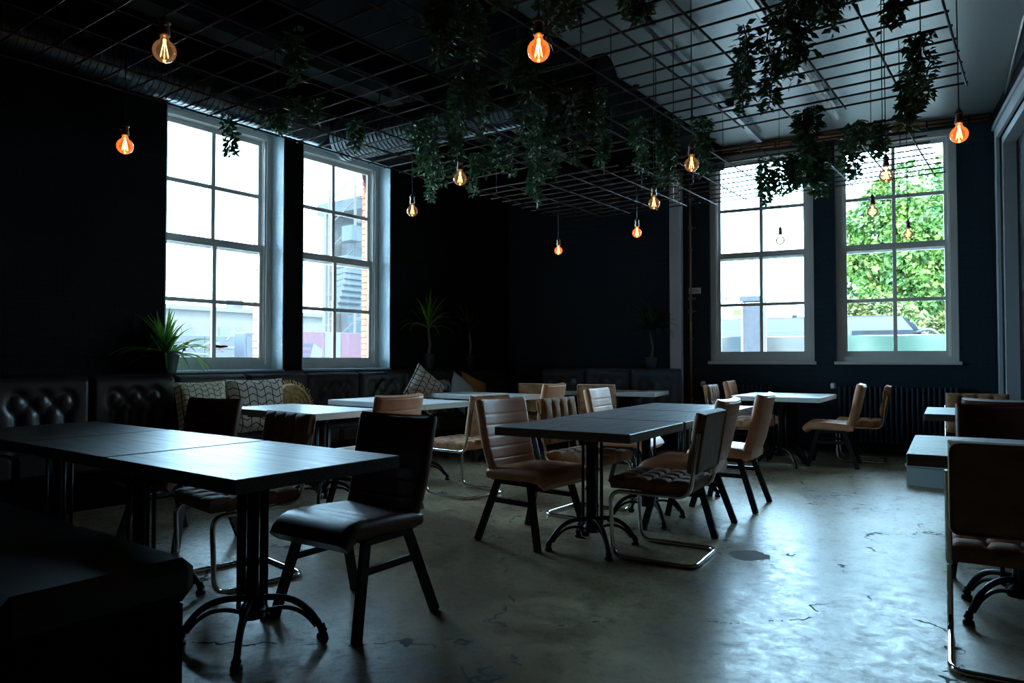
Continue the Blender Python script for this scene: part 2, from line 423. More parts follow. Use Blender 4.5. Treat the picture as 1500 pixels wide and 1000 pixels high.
# left wall: local x runs along +y, outwards is -x
LW = -6.5
OPL = [(3.41, 4.70, 1.03, 3.58), (4.94, 6.26, 1.03, 3.58)]
wl = wall_mesh(-1.7, 8.85, 0, CEIL, .42, OPL)
wall_left = tag(wl.build('wall_left', 'wall_black', loc=(LW, 0, 0), rz=R(90)), kind='structure')
OPB = [(.005, 1.285, 1.11, 3.84), (1.535, 2.83, 1.11, 3.84)]
wall_back = tag(wall_mesh(-3.2, 3.23, 0, CEIL, .42, OPB).build('wall_back', 'wall_navy', loc=BO, rz=BRZ), kind='structure')
# right wall: local x along RD, outwards +x
RRZ = math.atan2(RD.y, RD.x)
OPR = [(.42, 3.2, .0, 3.55)]
wr = MB(); x = -.3
for a, b, c, d in OPR:
    wr.box(x, a, 0, .3, 0, CEIL); wr.box(a, b, 0, .3, d, CEIL); x = b
wr.box(x, 11.8, 0, .3, 0, CEIL)
wall_right = tag(wr.build('wall_right', 'wall_black', loc=RO, rz=RRZ), kind='structure')
tag(MB().box(-6.9, 1.9, -1.95, -1.7, 0, CEIL).build('wall_front', 'wall_black'), kind='structure')

# plastered window reveals of the left wall (lit by the sky)
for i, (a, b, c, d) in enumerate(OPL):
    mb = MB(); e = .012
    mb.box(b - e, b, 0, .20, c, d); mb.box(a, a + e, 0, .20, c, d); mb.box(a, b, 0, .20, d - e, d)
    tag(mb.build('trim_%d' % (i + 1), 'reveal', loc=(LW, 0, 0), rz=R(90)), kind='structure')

def window(n, w_, z0, z1, zmid, loc, rz, y_in, sill_w, sill_over):
    """sash window in local coords: x 0..w, y outwards; inner face of the box frame at y_in"""
    t = thing('window_%d' % n, 'grey sash window with eight panes', 'window', loc, rz, kind='structure')
    del t['label']; del t['category']
    f = .075; y = y_in
    fr = MB().box(0, f, y, y + .13, z0, z1).box(w_ - f, w_, y, y + .13, z0, z1).box(f, w_ - f, y, y + .13, z1 - f, z1).box(f, w_ - f, y, y + .13, z0, z0 + .06)
    fr.box(f, f + .015, y + .02, y + .05, z0 + .06, z1 - f).box(w_ - f - .015, w_ - f, y + .02, y + .05, z0 + .06, z1 - f)
    fr.build('window_frame', 'frame', t)
    for nm, a, b, yy in (('lower_sash', z0 + .06, zmid + .05, y + .05), ('upper_sash', zmid - .05, z1 - f, y + .085)):
        s = .045; x0 = f + .005; x1 = w_ - f - .005; mb = MB(); th = .03
        bot = .07 if nm == 'lower_sash' else .075; top = .075 if nm == 'lower_sash' else .05
        mb.box(x0, x0 + s, yy, yy + th, a, b).box(x1 - s, x1, yy, yy + th, a, b)
        mb.box(x0 + s, x1 - s, yy, yy + th, a, a + bot).box(x0 + s, x1 - s, yy, yy + th, b - top, b)
        sash = mb.build(nm, 'frame', t)
        xm = (x0 + x1) / 2; zm = (a + bot + b - top) / 2; k = .021
        MB().box(xm - k, xm + k, yy + .002, yy + th - .002, a + bot, b - top).build('muntin', 'frame', sash)
        MB().box(x0 + s, xm - k, yy + .002, yy + th - .002, zm - k, zm + k).build('muntin', 'frame', sash)
        MB().box(xm + k, x1 - s, yy + .002, yy + th - .002, zm - k, zm + k).build('muntin', 'frame', sash)
        for (p, q) in ((x0 + s, xm - k), (xm + k, x1 - s)):
            for (u, v) in ((a + bot, zm - k), (zm + k, b - top)):
                MB().box(p, q, yy + .013, yy + .017, u, v).build('pane', 'glass', sash)
    MB().box(-sill_over, w_ + sill_over, -sill_w, y + .01, z0 - .035, z0 + .004, .006).build('window_sill', 'reveal' if n < 3 else 'frame', t)
    return t
for i, (a, b, c, d) in enumerate(OPL):
    window(i + 1, b - a, c, d, 2.315, (LW, a, 0), R(90), .20, .03 if i < 2 else 0, 0)
    portal((LW - .45, (a + b) / 2, (c + d) / 2), R(-90), b - a - .1, d - c - .1)
for i, (a, b, c, d) in enumerate(OPB):
    p = back(a, 0)
    window(i + 3, b - a, c, d, 2.50, p, BRZ, .05, .035, .025)
    q = back((a + b) / 2, -.5, (c + d) / 2)
    portal(q, BRZ + math.pi, b - a - .1, d - c - .1)

# outer brick jambs of the left windows: every brick a piece of the wall
bm = MB().box(-.055, .055, -.0325, .0325, 0, .065, .004).mesh('brick', 'brick')
bms = MB().box(-.046, .046, -.0325, .0325, 0, .065, .004).mesh('brick', 'brick')
for (a, b, c, d) in OPL:
    tag(MB().box(b - .028, b - .012, .332, .419, c, d).build('mortar_bed', 'mortar', wall_left))
    z = c; k = 0
    while z < d - .08:
        o = bpy.data.objects.new('brick', bms if k % 2 else bm); COL.objects.link(o); o.parent = wall_left
        o.location = (b - .045 + random.uniform(-.003, .003), .386 + (.008 if k % 2 else 0), z + .006); o.rotation_euler = (0, 0, R(90 + random.uniform(-1, 1)))
        z += .077; k += 1

# ceiling beams and boxed soffit
for i, (x0, x1, h) in enumerate(((-6.48, -5.82, .42), (-5.0, -4.72, .3), (-4.25, -3.35, .30))):
    y1 = 9.23 + (x1 + 3.543) * .1773 + .03
    tag(MB().box(x0, x1, -1.68, y1, CEIL - h, CEIL - .002).build('trim_%d' % (i + 3), 'black'), kind='structure')

# white boxed post, pipes and radiators on the back wall
p = back(-.42, .01)
tag(MB().box(-.075, .075, -.15, 0, 0, CEIL - .01, .006).build('post', 'white', loc=p, rz=BRZ),
    'white painted square post standing against navy back wall beside the leather bench', 'post')
def valve(mb, x, y, z):
    mb.lathe([(.022, -.03), (.03, -.02), (.03, .02), (.022, .03)], 10, (x, y, z)); mb.tube([(x, y, z), (x + .07, y, z)], .012, 6)
t = thing('copper_pipe', 'thin vertical copper pipe with valves between white post and window', 'pipe', back(-.235, .06), BRZ)
MB().tube([(0, 0, .05), (0, 0, CEIL - .02)], .014, 8).build('pipe', 'copper', t, True)
for z in (1.95, 1.78, 2.9):
    vb_ = MB(); valve(vb_, 0, 0, z); vb_.build('valve', 'steelrail', t, True)
cl = MB()
for z in (.6, 1.4, 2.6, 3.3): MB().box(-.02, .02, -.02, .055, z, z + .02).build('clip', 'steelrail', t)
MB().tube([(0, 0, 1.52), (0, 0, 1.64)], .0155, 8).build('yellow_tape', mat('yellow_tape', (.5, .42, .03), .5), t, True)
# small white notice, unreadable at this distance
t = thing('wall_label', 'small white printed label on navy wall behind copper pipe', 'label', back(-.19, .002, 2.06), BRZ)
MB().box(-.08, .08, -.004, 0, -.04, .04).build('card', mat('label_white', (.7, .72, .74), .6), t)
pr = MB()
for k, (x0, x1) in enumerate(((-.065, .02), (-.065, .055), (-.065, .04))): pr.box(x0, x1, -.0055, -.004, .018 - k * .02, .024 - k * .02)
pr.build('print', 'rail', t)
t = thing('pipe_run', 'pair of copper heating pipes running above back windows', 'pipe', back(0, .05), BRZ)
MB().tube([(-.25, 0, 3.90), (3.15, 0, 3.91)], .014, 8).build('pipe', 'copper', t, True)
MB().tube([(-.25, .0, 3.865), (3.15, .0, 3.872)], .011, 8).build('pipe', 'copper', t, True)
cl = MB()
for k in range(8): MB().box(k * .42, k * .42 + .02, -.02, .045, 3.85, 3.925).build('clip', 'rail', t)
def radiator(s0, s1, label):
    t = thing('radiator', label, 'radiator', back((s0 + s1) / 2, .1), BRZ, 'column radiators under back windows')
    L_ = s1 - s0; n = int(L_ / .055)
    for k in range(n):
        x = -L_ / 2 + .0275 + k * .055
        MB().box(x - .02, x + .02, -.07, .07, .14, .82, .015).build('column', 'wall_navy', t)
    for z in (.2, .76): MB().tube([(-L_ / 2, 0, z), (L_ / 2, 0, z)], .02, 8).build('header', 'wall_navy', t, True)
    for x in (-L_ / 2 + .1, L_ / 2 - .13): MB().box(x, x + .03, -.03, .03, 0, .2).build('foot', 'wall_navy', t)
    v = MB().lathe([(.0, .0), (.03, .005), (.034, .05), (.025, .07), (0, .07)], 12, (-L_ / 2 - .05, 0, .78)); v.build('thermostat', 'white', t, True)
    return t
radiator(-.02, .85, 'navy column radiator beside copper pipe under left back window')
radiator(1.55, 2.85, 'navy column radiator under right back window')

# doorway on the right wall
t = thing('door_1', None, None, RO, RRZ, kind='structure')
MB().box(.30, .42, -.03, .02, 0, 3.67).box(.42, 3.2, -.03, .02, 3.55, 3.67).box(3.2, 3.32, -.03, .02, 0, 3.67).box(.42, .50, .02, .2, 0, 3.55).box(.50, 3.2, .02, .2, 3.47, 3.55).build('door_frame', 'trim', t)
MB().box(.50, 3.2, .14, .18, 0, 3.47).build('door_panel', 'wall_black', t)
MB().box(.26, 3.36, -.05, .0, 3.67, 3.72).build('door_cornice', 'trim', t)
tag(MB().tube([(-.30, 9.5, CEIL - .04), (-.07, 7.1, CEIL - .04), (.7, 2.5, CEIL - .04)], .016, 8).build('ceiling_conduit', 'steelrail', smooth=True),
    'slim metal conduit running along ceiling above the doorway', 'conduit')
# low grey platform at the doorway
t = thing('platform', 'low pale grey step platform on floor before the doorway', 'step', (-1.0, 7.40, 0), R(-8))
MB().box(0, .72, 0, 1.5, 0, .165).build('body', 'platform', t)
MB().box(-.012, .73, -.012, 1.5, .165, .195, .004).build('tread', 'platform', t)

# ------------------------------------------------------------------ ceiling services
def duct(name, a, b, r, label, rib=.05, cap=False):
    a = Vector(a); b = Vector(b); L_ = (b - a).length; n = int(L_ / rib); pts = []; rs = []
    for k in range(n):
        for f, q in ((0, r), (.72, r), (.8, r * 1.035), (.92, r * 1.035)):
            pts.append(a + (b - a) * ((k + f) / n)); rs.append(q)
    t = thing(name, label, 'duct')
    MB().tube(pts, rs, 24).build('spiral_tube', 'galv', t, True, 40)
    d = (b - a).normalized()
    if cap: MB().tube([b - d * .04, b + d * .03], r * 1.06, 24).build('end_cap', 'black', t, True, 40)
    return t, d
t, _ = duct('air_duct', (-5.55, -1.2, 3.36), (-5.55, 4.4, 3.36), .16, 'slim ribbed round duct along ceiling above left windows')
for y in (.5, 2.2, 3.9): MB().tube([(-5.55, y, 3.52), (-5.55, y, CEIL)], .006, 6).build('hanger', 'rail', t)
t, _ = duct('air_duct', (-5.6, 4.75, 3.33), (-2.75, 4.95, 3.33), .2, 'wide ribbed round duct crossing the ceiling behind central vines', cap=True)
for x in (-5.2, -4, -2.9): MB().tube([(x, 4.85, 3.5), (x, 4.85, CEIL)], .006, 6).build('hanger', 'rail', t)
def rail(a, b, w_, h, label, m='rail', box=None, tube=None):
    t = thing('ceiling_rail', label, 'rail'); a = Vector(a); b = Vector(b)
    MB().bar(a, b, w_, h).build('channel', m, t)
    if tube: MB().bar(a + Vector((0, 0, -h / 2 - .012)), b + Vector((0, 0, -h / 2 - .012)), w_ * .5, .02).build('insert', tube, t)
    if box: MB().box(box[0] - .09, box[0] + .09, box[1] - .07, box[1] + .07, CEIL - .12, CEIL - .02, .01).build('junction_box', 'rail', t)
    n = (b - a)
    for f in (.1, .5, .9):
        q = a + n * f; MB().tube([q, (q.x, q.y, CEIL)], .006, 6).build('hanger', 'rail', t)
rail((-2.40, 3.0, CEIL - .08), (-2.78, 9.0, CEIL - .08), .05, .06, 'long black cable rail with junction box above middle tables', box=(-2.68, 7.55))
rail((-1.62, 3.0, CEIL - .1), (-1.80, 8.5, CEIL - .1), .09, .06, 'wide black lighting rail with pale insert above right aisle', tube='steelrail')
rail((-2.14, 3.2, CEIL - .1), (-2.29, 5.8, CEIL - .1), .06, .05, 'short black rail with bright edge above middle aisle', tube='steelrail')
rail((-4.35, 5.6, 3.55), (-4.72, 8.75, 3.55), .06, .05, 'pale metal rail hung behind central vines near far bench', 'steelrail')

# wire mesh panels hung under the ceiling
GZ = 2.95
def grid(x0, x1, y0, y1, label, sx=.37, sy=.2, sag=.0):
    t = thing('wire_mesh', label, 'wire mesh', ((x0 + x1) / 2, (y0 + y1) / 2, GZ), 0, 'wire mesh panels under the ceiling')
    W = x1 - x0; D = y1 - y0; mb = MB(); nx = int(W / sx); ny = int(D / sy)
    for i in range(nx + 1):
        x = -W / 2 + (W - nx * sx) / 2 + i * sx; j = random.uniform(-.01, .01)
        mb.tube([(x, -D / 2, j * .3), (x + j, 0, -sag), (x, D / 2, 0)], .0072, 5)
    mb.build('long_wires', 'rust', t)
    mb = MB()
    for i in range(ny + 1):
        y = -D / 2 + (D - ny * sy) / 2 + i * sy; j = random.uniform(-.008, .008)
        mb.tube([(-W / 2, y, .009), (0, y + j, .009 - sag), (W / 2, y, .009)], .0072, 5)
    mb.build('cross_wires', 'rust', t)
    for x in (-W / 2 + .25, W / 2 - .25):
        for y in (-D / 2 + .2, 0, D / 2 - .2): MB().tube([(x, y, 0), (x, y, CEIL - GZ)], .004, 5).build('hanger', 'rail', t)
grid(-5.0, -2.66, .9, 5.56, 'rusty wire mesh panel above left tables near left windows')
grid(-2.60, -.36, .9, 5.57, 'rusty wire mesh panel above middle tables against pale ceiling')
grid(-5.0, -3.17, 5.95, 8.0, 'rusty wire mesh panel above far leather bench in shadow')
grid(-3.13, -.72, 5.98, 8.15, 'rusty wire mesh panel hanging in front of back windows')

# ------------------------------------------------------------------ pendant bulbs
def bulb_parts(drop, hot):
    g = MB(); prof = []
    for k in range(15):
        q = -math.pi / 2 + k / 14 * R(152); prof.append((max(.0, .0475 * math.cos(q)), .0475 * math.sin(q)))
    prof += [(.0175, .052), (.0155, .066)]
    g.lathe(prof, 24)
    f = MB()
    for q in range(6):
        a = q * math.pi / 3; c, s = math.cos(a), math.sin(a)
        f.tube([(.006 * c, .006 * s, .028), (.017 * c, .017 * s, -.024)], .0016 if not hot else .002, 5)
    f.lathe([(.0, .03), (.006, .03), (.006, .05), (0, .05)], 8)
    so = MB().lathe([(.018, .062), (.0225, .066), (.0225, .088), (.019, .092), (.019, .116), (.024, .118), (.024, .124), (.013, .138), (.008, .15), (0, .15)], 18)
    kn = MB().lathe([(.006, -.0), (.009, .006), (.006, .014)], 8).xf(Matrix.Translation((.02, 0, .104)) @ Matrix.Rotation(R(90), 4, 'Y'))
    cd = MB().tube([(0, 0, .145), (.004, .003, .145 + drop * .5), (0, 0, .145 + drop)], .0032, 6)
    ro = MB().lathe([(.0, .0), (.035, .0), (.035, -.018), (.02, -.03), (0, -.03)], 14, (0, 0, .145 + drop))
    h = hot
    gm = g.mesh('bulb_glass', 'bulb_amber' if h else 'bulb', True)
    return [('bulb_glass', gm, [('filament', f.mesh('filament', 'filament_hot' if h else 'filament'))]),
            ('socket', so.mesh('socket', 'socket', True, 40), [('switch_knob', kn.mesh('switch_knob', 'socket', True))]),
            ('cord', cd.mesh('cord', 'cord')), ('ceiling_rose', ro.mesh('ceiling_rose', 'rail', True, 40))]
BULBS = [(-2.937, 1.527, 2.43, 0, 'round clear bulb highest at upper left beside hanging leaves'),
         (-4.447, 2.077, 2.43, 1, 'orange glowing bulb hanging low left of the first left window'),
         (-1.672, 2.453, 2.43, 1, 'largest bright orange bulb hanging at top centre below dark vines'),
         (-3.328, 3.884, 2.43, 0, 'small bulb in the middle of the central vines'),
         (-4.388, 4.484, 2.43, 0, 'small bulb just right of the second left window'),
         (-1.847, 4.508, 2.43, 0, 'clear bulb on long cord left of the left back window'),
         (-2.564, 5.456, 2.43, 0, 'small clear bulb under vines left of white post'),
         (-3.304, 6.627, 2.43, 1, 'small orange bulb lower left of the white post'),
         (-4.599, 7.161, 2.43, 1, 'lowest small orange bulb before black wall above far tables'),
         (-.36, 4.814, 2.43, 1, 'orange glowing bulb at far right of the right back window'),
         (-.858, 5.589, 2.43, 0, 'clear bulb highest inside right back window between vines'),
         (-1.169, 6.896, 2.43, 0, 'pale bulb left of the centre bar of right back window'),
         (-1.088, 8.362, 2.43, 0, 'small lit bulb on middle rail of right back window'),
         (-2.261, 7.972, 2.43, 0, 'unlit clear bulb hanging inside left back window')]
for x, y, z, hot, lab in BULBS:
    drop = CEIL - z - .145
    ps = bulb_parts(drop, hot)
    if 'unlit' in lab: ps[0][2][0] = ('filament', MB().tube([(0, 0, .03), (0, 0, -.02)], .002, 5).mesh('filament', 'socket'))
    place(ps, 'pendant_bulb', lab, 'light bulb', (x, y, z), random.uniform(0, 6), 'bare pendant bulbs')

# ------------------------------------------------------------------ hanging vines
def leaf_into(mb, p, d, size, rnd, wide=.5):
    d = d.normalized(); s = d.cross(Vector((rnd.uniform(-1, 1), rnd.uniform(-1, 1), rnd.uniform(-.3, 1)))).normalized(); n = s.cross(d)
    a = size; w_ = size * wide * .5; dr = rnd.uniform(.05, .25) * size
    o = len(mb.v)
    mb.v += [tuple(p), tuple(p + d * a * .45 + s * w_ + n * w_ * .4), tuple(p + d * a * .5), tuple(p + d * a * .45 - s * w_ + n * w_ * .4), tuple(p + d * a - n * dr)]
    mb.f += [(o, o + 1, o + 2), (o, o + 2, o + 3), (o + 1, o + 4, o + 2), (o + 2, o + 4, o + 3)]
VINES = [  # x, y, top z, length, spread, leaves, leaf size, label
]
def vine(x, y, L_, spread, n, label, size=.052, top=GZ, lean=(0, 0)):
    rnd = random.Random(int(x * 977 + y * 331) & 0xffff)
    t = thing('hanging_vine', label, 'vine', (x, y, top), 0, 'leafy vines on the wire mesh')
    st = MB(); fo = MB(); k = max(2, int(spread / .035))
    strands = []
    for i in range(k):
        q = rnd.uniform(0, 6.28); r0 = spread * math.sqrt(rnd.random()) * .8
        x0 = r0 * math.cos(q); y0 = r0 * math.sin(q); l = L_ * (rnd.uniform(.55, 1) if i else 1); pts = []
        for j in range(7):
            f = j / 6; pts.append(Vector((x0 + lean[0] * f + rnd.uniform(-.025, .025), y0 + lean[1] * f + rnd.uniform(-.025, .025), .03 - l * f)))
        strands.append(pts); st.tube(pts, .0035, 4)
    for _ in range(int(n * 2.3)):
        pts = rnd.choice(strands); f = rnd.random() ** .9 * 5.999; j = int(f)
        p = pts[j].lerp(pts[j + 1], f - j)
        q = rnd.uniform(0, 6.28); d = Vector((math.cos(q), math.sin(q), rnd.uniform(-.9, .35)))
        leaf_into(fo, p + d * rnd.uniform(0, .03), d, size * rnd.uniform(.6, 1.25), rnd)
    st.build('stem', 'stem', t); f_ = fo.build('foliage', 'leaf', t); f_['kind'] = 'stuff'
    return t
VL = [
 # left group
 (-2.62, 1.42, .30, .16, 150, 'leafy vine tuft around the upper left bulb cord'),
 (-3.35, 2.55, .26, .10, 90, 'short leafy vine before pale ceiling at upper left'),
 (-4.86, 3.00, .30, .09, 90, 'leafy vine hanging before top corner of first left window'),
 (-4.55, 3.25, .15, .14, 100, 'flat leafy vine lying along mesh over first left window'),
 (-4.15, 3.15, .16, .14, 100, 'flat leafy vine on mesh right of the first left window'),
 # central mass
 (-4.25, 3.75, .22, .12, 110, 'leafy vine left of wide ribbed duct near second left window'),
 (-3.95, 4.05, .34, .15, 170, 'leafy vine hanging under the wide ribbed duct'),
 (-3.62, 4.05, .45, .16, 230, 'bushy vine hanging right of wide ribbed duct'),
 (-4.35, 4.72, .42, .11, 150, 'leafy vine strand above the bulb by second left window'),
 (-3.98, 4.85, .36, .13, 150, 'leafy vine strand left of small central bulb'),
 (-3.62, 4.75, .30, .11, 120, 'leafy vine strand behind small central bulb'),
 (-2.95, 3.55, .40, .18, 250, 'dense vine left part of central vine mass'),
 (-2.75, 4.10, .55, .19, 300, 'dense long vine in middle of the central vine mass'),
 (-3.10, 4.62, .62, .13, 220, 'longest vine strand reaching lowest below central vine mass'),
 (-2.45, 2.75, .32, .22, 300, 'dark bushy vine overhead left of the largest orange bulb'),
 (-2.00, 2.40, .25, .22, 260, 'dark bushy vine overhead beside the largest orange bulb'),
 (-1.80, 2.75, .38, .14, 180, 'dark vine hanging behind largest orange bulb'),
 (-2.40, 3.35, .34, .16, 190, 'dark vine between central vine mass and largest bulb'),
 (-2.45, 4.15, .50, .14, 210, 'vine on right side of the central vine mass'),
 (-2.80, 5.15, .26, .10, 100, 'small vine tuft under mesh right of central vine mass'),
 (-2.45, 4.95, .22, .11, 90, 'small vine tuft beneath the pale metal rail'),
 (-2.62, 5.35, .28, .09, 80, 'thin vine strand above shadowed far tables'),
 (-2.28, 5.05, .52, .17, 240, 'bushy vine above small clear bulb left of white post'),
 (-1.55, 3.10, .18, .13, 90, 'dim vine tuft on dark mesh near top centre'),
 (-2.06, 5.15, .45, .12, 150, 'long vine strand left of white post top'),
 # right group
 (-1.28, 3.98, .46, .19, 260, 'dark bushy vine before pale ceiling above left back window'),
 (-1.05, 3.85, .40, .15, 190, 'second dark bushy vine right beside the bushiest one'),
 (-.78, 3.25, .42, .14, 190, 'dark vine hanging in from top edge at right'),
 (-.72, 3.62, .26, .20, 210, 'wide dark vine on mesh at upper right'),
 (-.50, 3.72, .28, .12, 110, 'small dark vine between wide vine and right mesh edge'),
 (-.52, 4.62, .40, .11, 140, 'vine strand hanging before the top corner of right back window'),
 (-1.38, 5.50, .36, .10, 130, 'vine strand over the pier between the back windows'),
 (-1.50, 6.45, .42, .18, 300, 'round bushy vine before pier between the back windows'),
 (-1.84, 6.62, .34, .16, 190, 'trailing vine hanging inside top of left back window'),
 (-2.06, 6.62, .42, .09, 90, 'drooping vine end at left of trailing window vine'),
 (-1.12, 5.98, .20, .07, 42, 'small vine tuft at top of right back window near pier'),
 (-.98, 6.10, .28, .06, 50, 'small vine tuft beside highest bulb in right back window'),
 (-1.24, 6.35, .36, .08, 75, 'vine strand at left side of right back window'),
 (-.62, 5.3, .30, .10, 100, 'vine strand near orange bulb at far right'),
]
for x, y, l, sp, n, lab in VL:
    if y > 5.2 and x > -2.3: vine(x, y, l, sp, int(n * 1.4), lab, .066)
    else: vine(x, y, l, sp, n, lab)

# ------------------------------------------------------------------ banquettes
def bench_back_mesh(wid, h, m, tuft=True):
    nx = max(8, int(wid / .022)); nz = int(h / .022); mb = MB()
    for j in range(nz + 1):
        for i in range(nx + 1):
            x = (i / nx - .5) * wid; z = j / nz * h
            ex = min(i / nx, 1 - i / nx) * wid; ez = min(j / nz, 1 - j / nz) * h
            rim = min(1, ex / .03); rim = math.sqrt(1 - (1 - rim) ** 2)
            rz_ = min(1, ez / .04); rz_ = math.sqrt(1 - (1 - rz_) ** 2)
            y = .085 * rim ** .5 * rz_
            if tuft and abs(x) < wid * .36 and z < h * .84:
                u = x / .085; zz = z / h; v = max(0, (zz - .44) / .19)
                a = (abs(math.sin(math.pi * (u + v) / 2)) * abs(math.sin(math.pi * (u - v) / 2))) ** .4
                edge = min(1, (wid * .36 - abs(x)) / .03) * min(1, z / .04) * min(1, (h * .84 - z) / .03)
                y -= .042 * (1 - a) * edge
            mb.v.append((x, y, z))
    for j in range(nz):
        for i in range(nx):
            a = j * (nx + 1) + i; mb.f.append((a, a + nx + 1, a + nx + 2, a + 1))
    return mb.mesh('back_section', m, True)
def banquette(label, loc, rz, length, m, nsec, depth=.6, h=.55, top=1.0, group=None):
    """local x along the wall 0..length, +y into the room"""
    t = thing('banquette', label, 'bench', loc, rz)
    MB().box(.01, length - .01, .02, depth - .06, 0, .28).build('plinth', 'black', t)
    w_ = length / nsec; sm = None
    seat = MB().box(-w_ / 2 + .004, w_ / 2 - .004, .12, depth, .28, .45, .03).mesh('seat_cushion', m)
    bk = bench_back_mesh(w_ - .006, top - .46, m)
    for k in range(nsec):
        for nm, me in (('seat_cushion', seat), ('back_section', bk)):
            o = bpy.data.objects.new(nm, me); COL.objects.link(o); o.parent = t
            o.location = (w_ * (k + .5), 0 if nm == 'seat_cushion' else .105, 0 if nm == 'seat_cushion' else .455)
    MB().box(0, length, 0, .105, .28, top, .012).build('back_frame', m, t)
    MB().tube([(0, .08, top), (length, .08, top)], .018, 8).build('piping', m, t, True)
    return t
# along the left wall (runs +y); local +y must point +x -> rz=-90 with local x -> -y
banquette('long dark tufted leather bench under the left windows', (LW + .02, 8.5, 0), R(-90), 8.7, 'bench', 12, depth=.72)
b0 = back(-.33, .185)
banquette('black tufted leather bench against back wall ending at white post', b0, BRZ + math.pi, 1.97, 'bench_blue', 3, depth=.55)
t = thing('banquette', 'black leather bench end in deep shadow at lower left corner', 'bench', (-2.37, .78, 0), R(180))
MB().box(.02, 2.6, -.55, -.02, 0, .30).build('plinth', 'black', t)
for k in range(3):
    MB().box(k * .87 + .004, k * .87 + .866, -.6, .0, .30, .452, .04).build('seat_cushion', 'bench', t, True, 30)
MB().box(0, 2.6, .003, .14, .30, 1.0, .04).build('backrest', 'bench', t, True, 30)

# cushions on the benches
def cushion_mesh(w_, h_, t_, m, n=14, pinch=.06):
    mb = MB()
    for side in (1, -1):
        for j in range(n + 1):
            for i in range(n + 1):
                u = i / n * 2 - 1; v = j / n * 2 - 1
                px = u * w_ / 2 * (1 - pinch * (1 - v * v)); pz = v * h_ / 2 * (1 - pinch * (1 - u * u))
                th = t_ / 2 * max(0, (1 - u ** 4)) ** .5 * max(0, (1 - v ** 4)) ** .5
                wr_ = .004 * math.sin(9 * u + 4 * v) * (1 - u * u) * (1 - v * v)
                mb.v.append((px, side * (th + wr_ * (th > 0)), pz))
    N = (n + 1) ** 2
    for s in (0, 1):
        for j in range(n):
            for i in range(n):
                a = s * N + j * (n + 1) + i; q = (a, a + 1, a + n + 2, a + n + 1); mb.f.append(q if s == 1 else q[::-1])
    return mb.mesh('cover', m, True)
def cushion(x, y, z, w_, h_, m, label, rz=0, tilt=-14, roll=0, t_=.15):
    t = thing('cushion', label, 'cushion', (x, y, z), 0, 'cushions on the left bench')
    t.rotation_euler = (R(tilt), R(roll), R(rz))
    o = bpy.data.objects.new('cover', cushion_mesh(w_, h_, t_, m)); COL.objects.link(o); o.parent = t
    pp = []
    for a, b in ((-1, -1), (1, -1), (1, 1), (-1, 1)): pp.append((a, b))
    pts = []
    for k in range(4):
        a, b = pp[k], pp[(k + 1) % 4]
        for f in (0, .25, .5, .75):
            u = a[0] + (b[0] - a[0]) * f; v = a[1] + (b[1] - a[1]) * f
            pts.append((u * w_ / 2 * (1 - .06 * (1 - v * v)), 0, v * h_ / 2 * (1 - .06 * (1 - u * u))))
    MB().tube(pts, .006, 5, True).build('piping', m, o)
# local -y faces; rz=+90 turns the cushion so that it faces +x
cushion(-6.03, 3.52, .705, .50, .48, 'pillow2', 'cream lattice cushion on bench leftmost behind shell chair back', 92)
cushion(-5.98, 4.05, .705, .58, .50, 'pillow1', 'cream cushion with brown geometric lines in middle of left bench', 88)
t = thing('cushion', 'round straw cushion beside cream geometric cushion on left bench', 'cushion', (-6.02, 4.47, .68), R(90), 'cushions on the left bench'); t.rotation_euler = (R(-14), 0, R(90))
prof = [(0, -.05), (.10, -.055), (.19, -.045), (.225, 0), (.19, .045), (.10, .055), (0, .05)]
cv = MB().lathe(prof, 28).xf(Matrix.Rotation(R(90), 4, 'X')).build('cover', 'straw', t, True)
fr = MB()
for k in range(60):
    q = k / 60 * 6.283; fr.bar((.215 * math.cos(q), random.uniform(-.012, .012), .215 * math.sin(q)), (.262 * math.cos(q + .06), random.uniform(-.02, .02), .262 * math.sin(q + .06)), .012, .004)
fr.build('fringe', 'straw', cv)
rg = MB()
for r_ in (.06, .11, .16): rg.tube([(r_ * math.cos(k / 24 * 6.283), -.056 + .0, r_ * math.sin(k / 24 * 6.283)) for k in range(24)], .008, 5, True)
rg.build('braid', 'straw', cv)
cushion(-5.85, 6.20, .78, .46, .46, 'pillow1', 'cream cushion with brown lines tipped on its corner beyond far left table', 70, -20, 38)
cushion(-6.00, 6.62, .68, .46, .42, 'speckle', 'black and white speckled cushion on far part of left bench', 90)
cushion(-5.95, 6.98, .69, .44, .44, 'paleblue', 'pale plain cushion leaning between speckled and mustard cushions', 90, -14, 30)
cushion(-6.00, 7.28, .69, .50, .46, 'mustard', 'mustard yellow cushion at far end of left bench', 88, -14, 20)

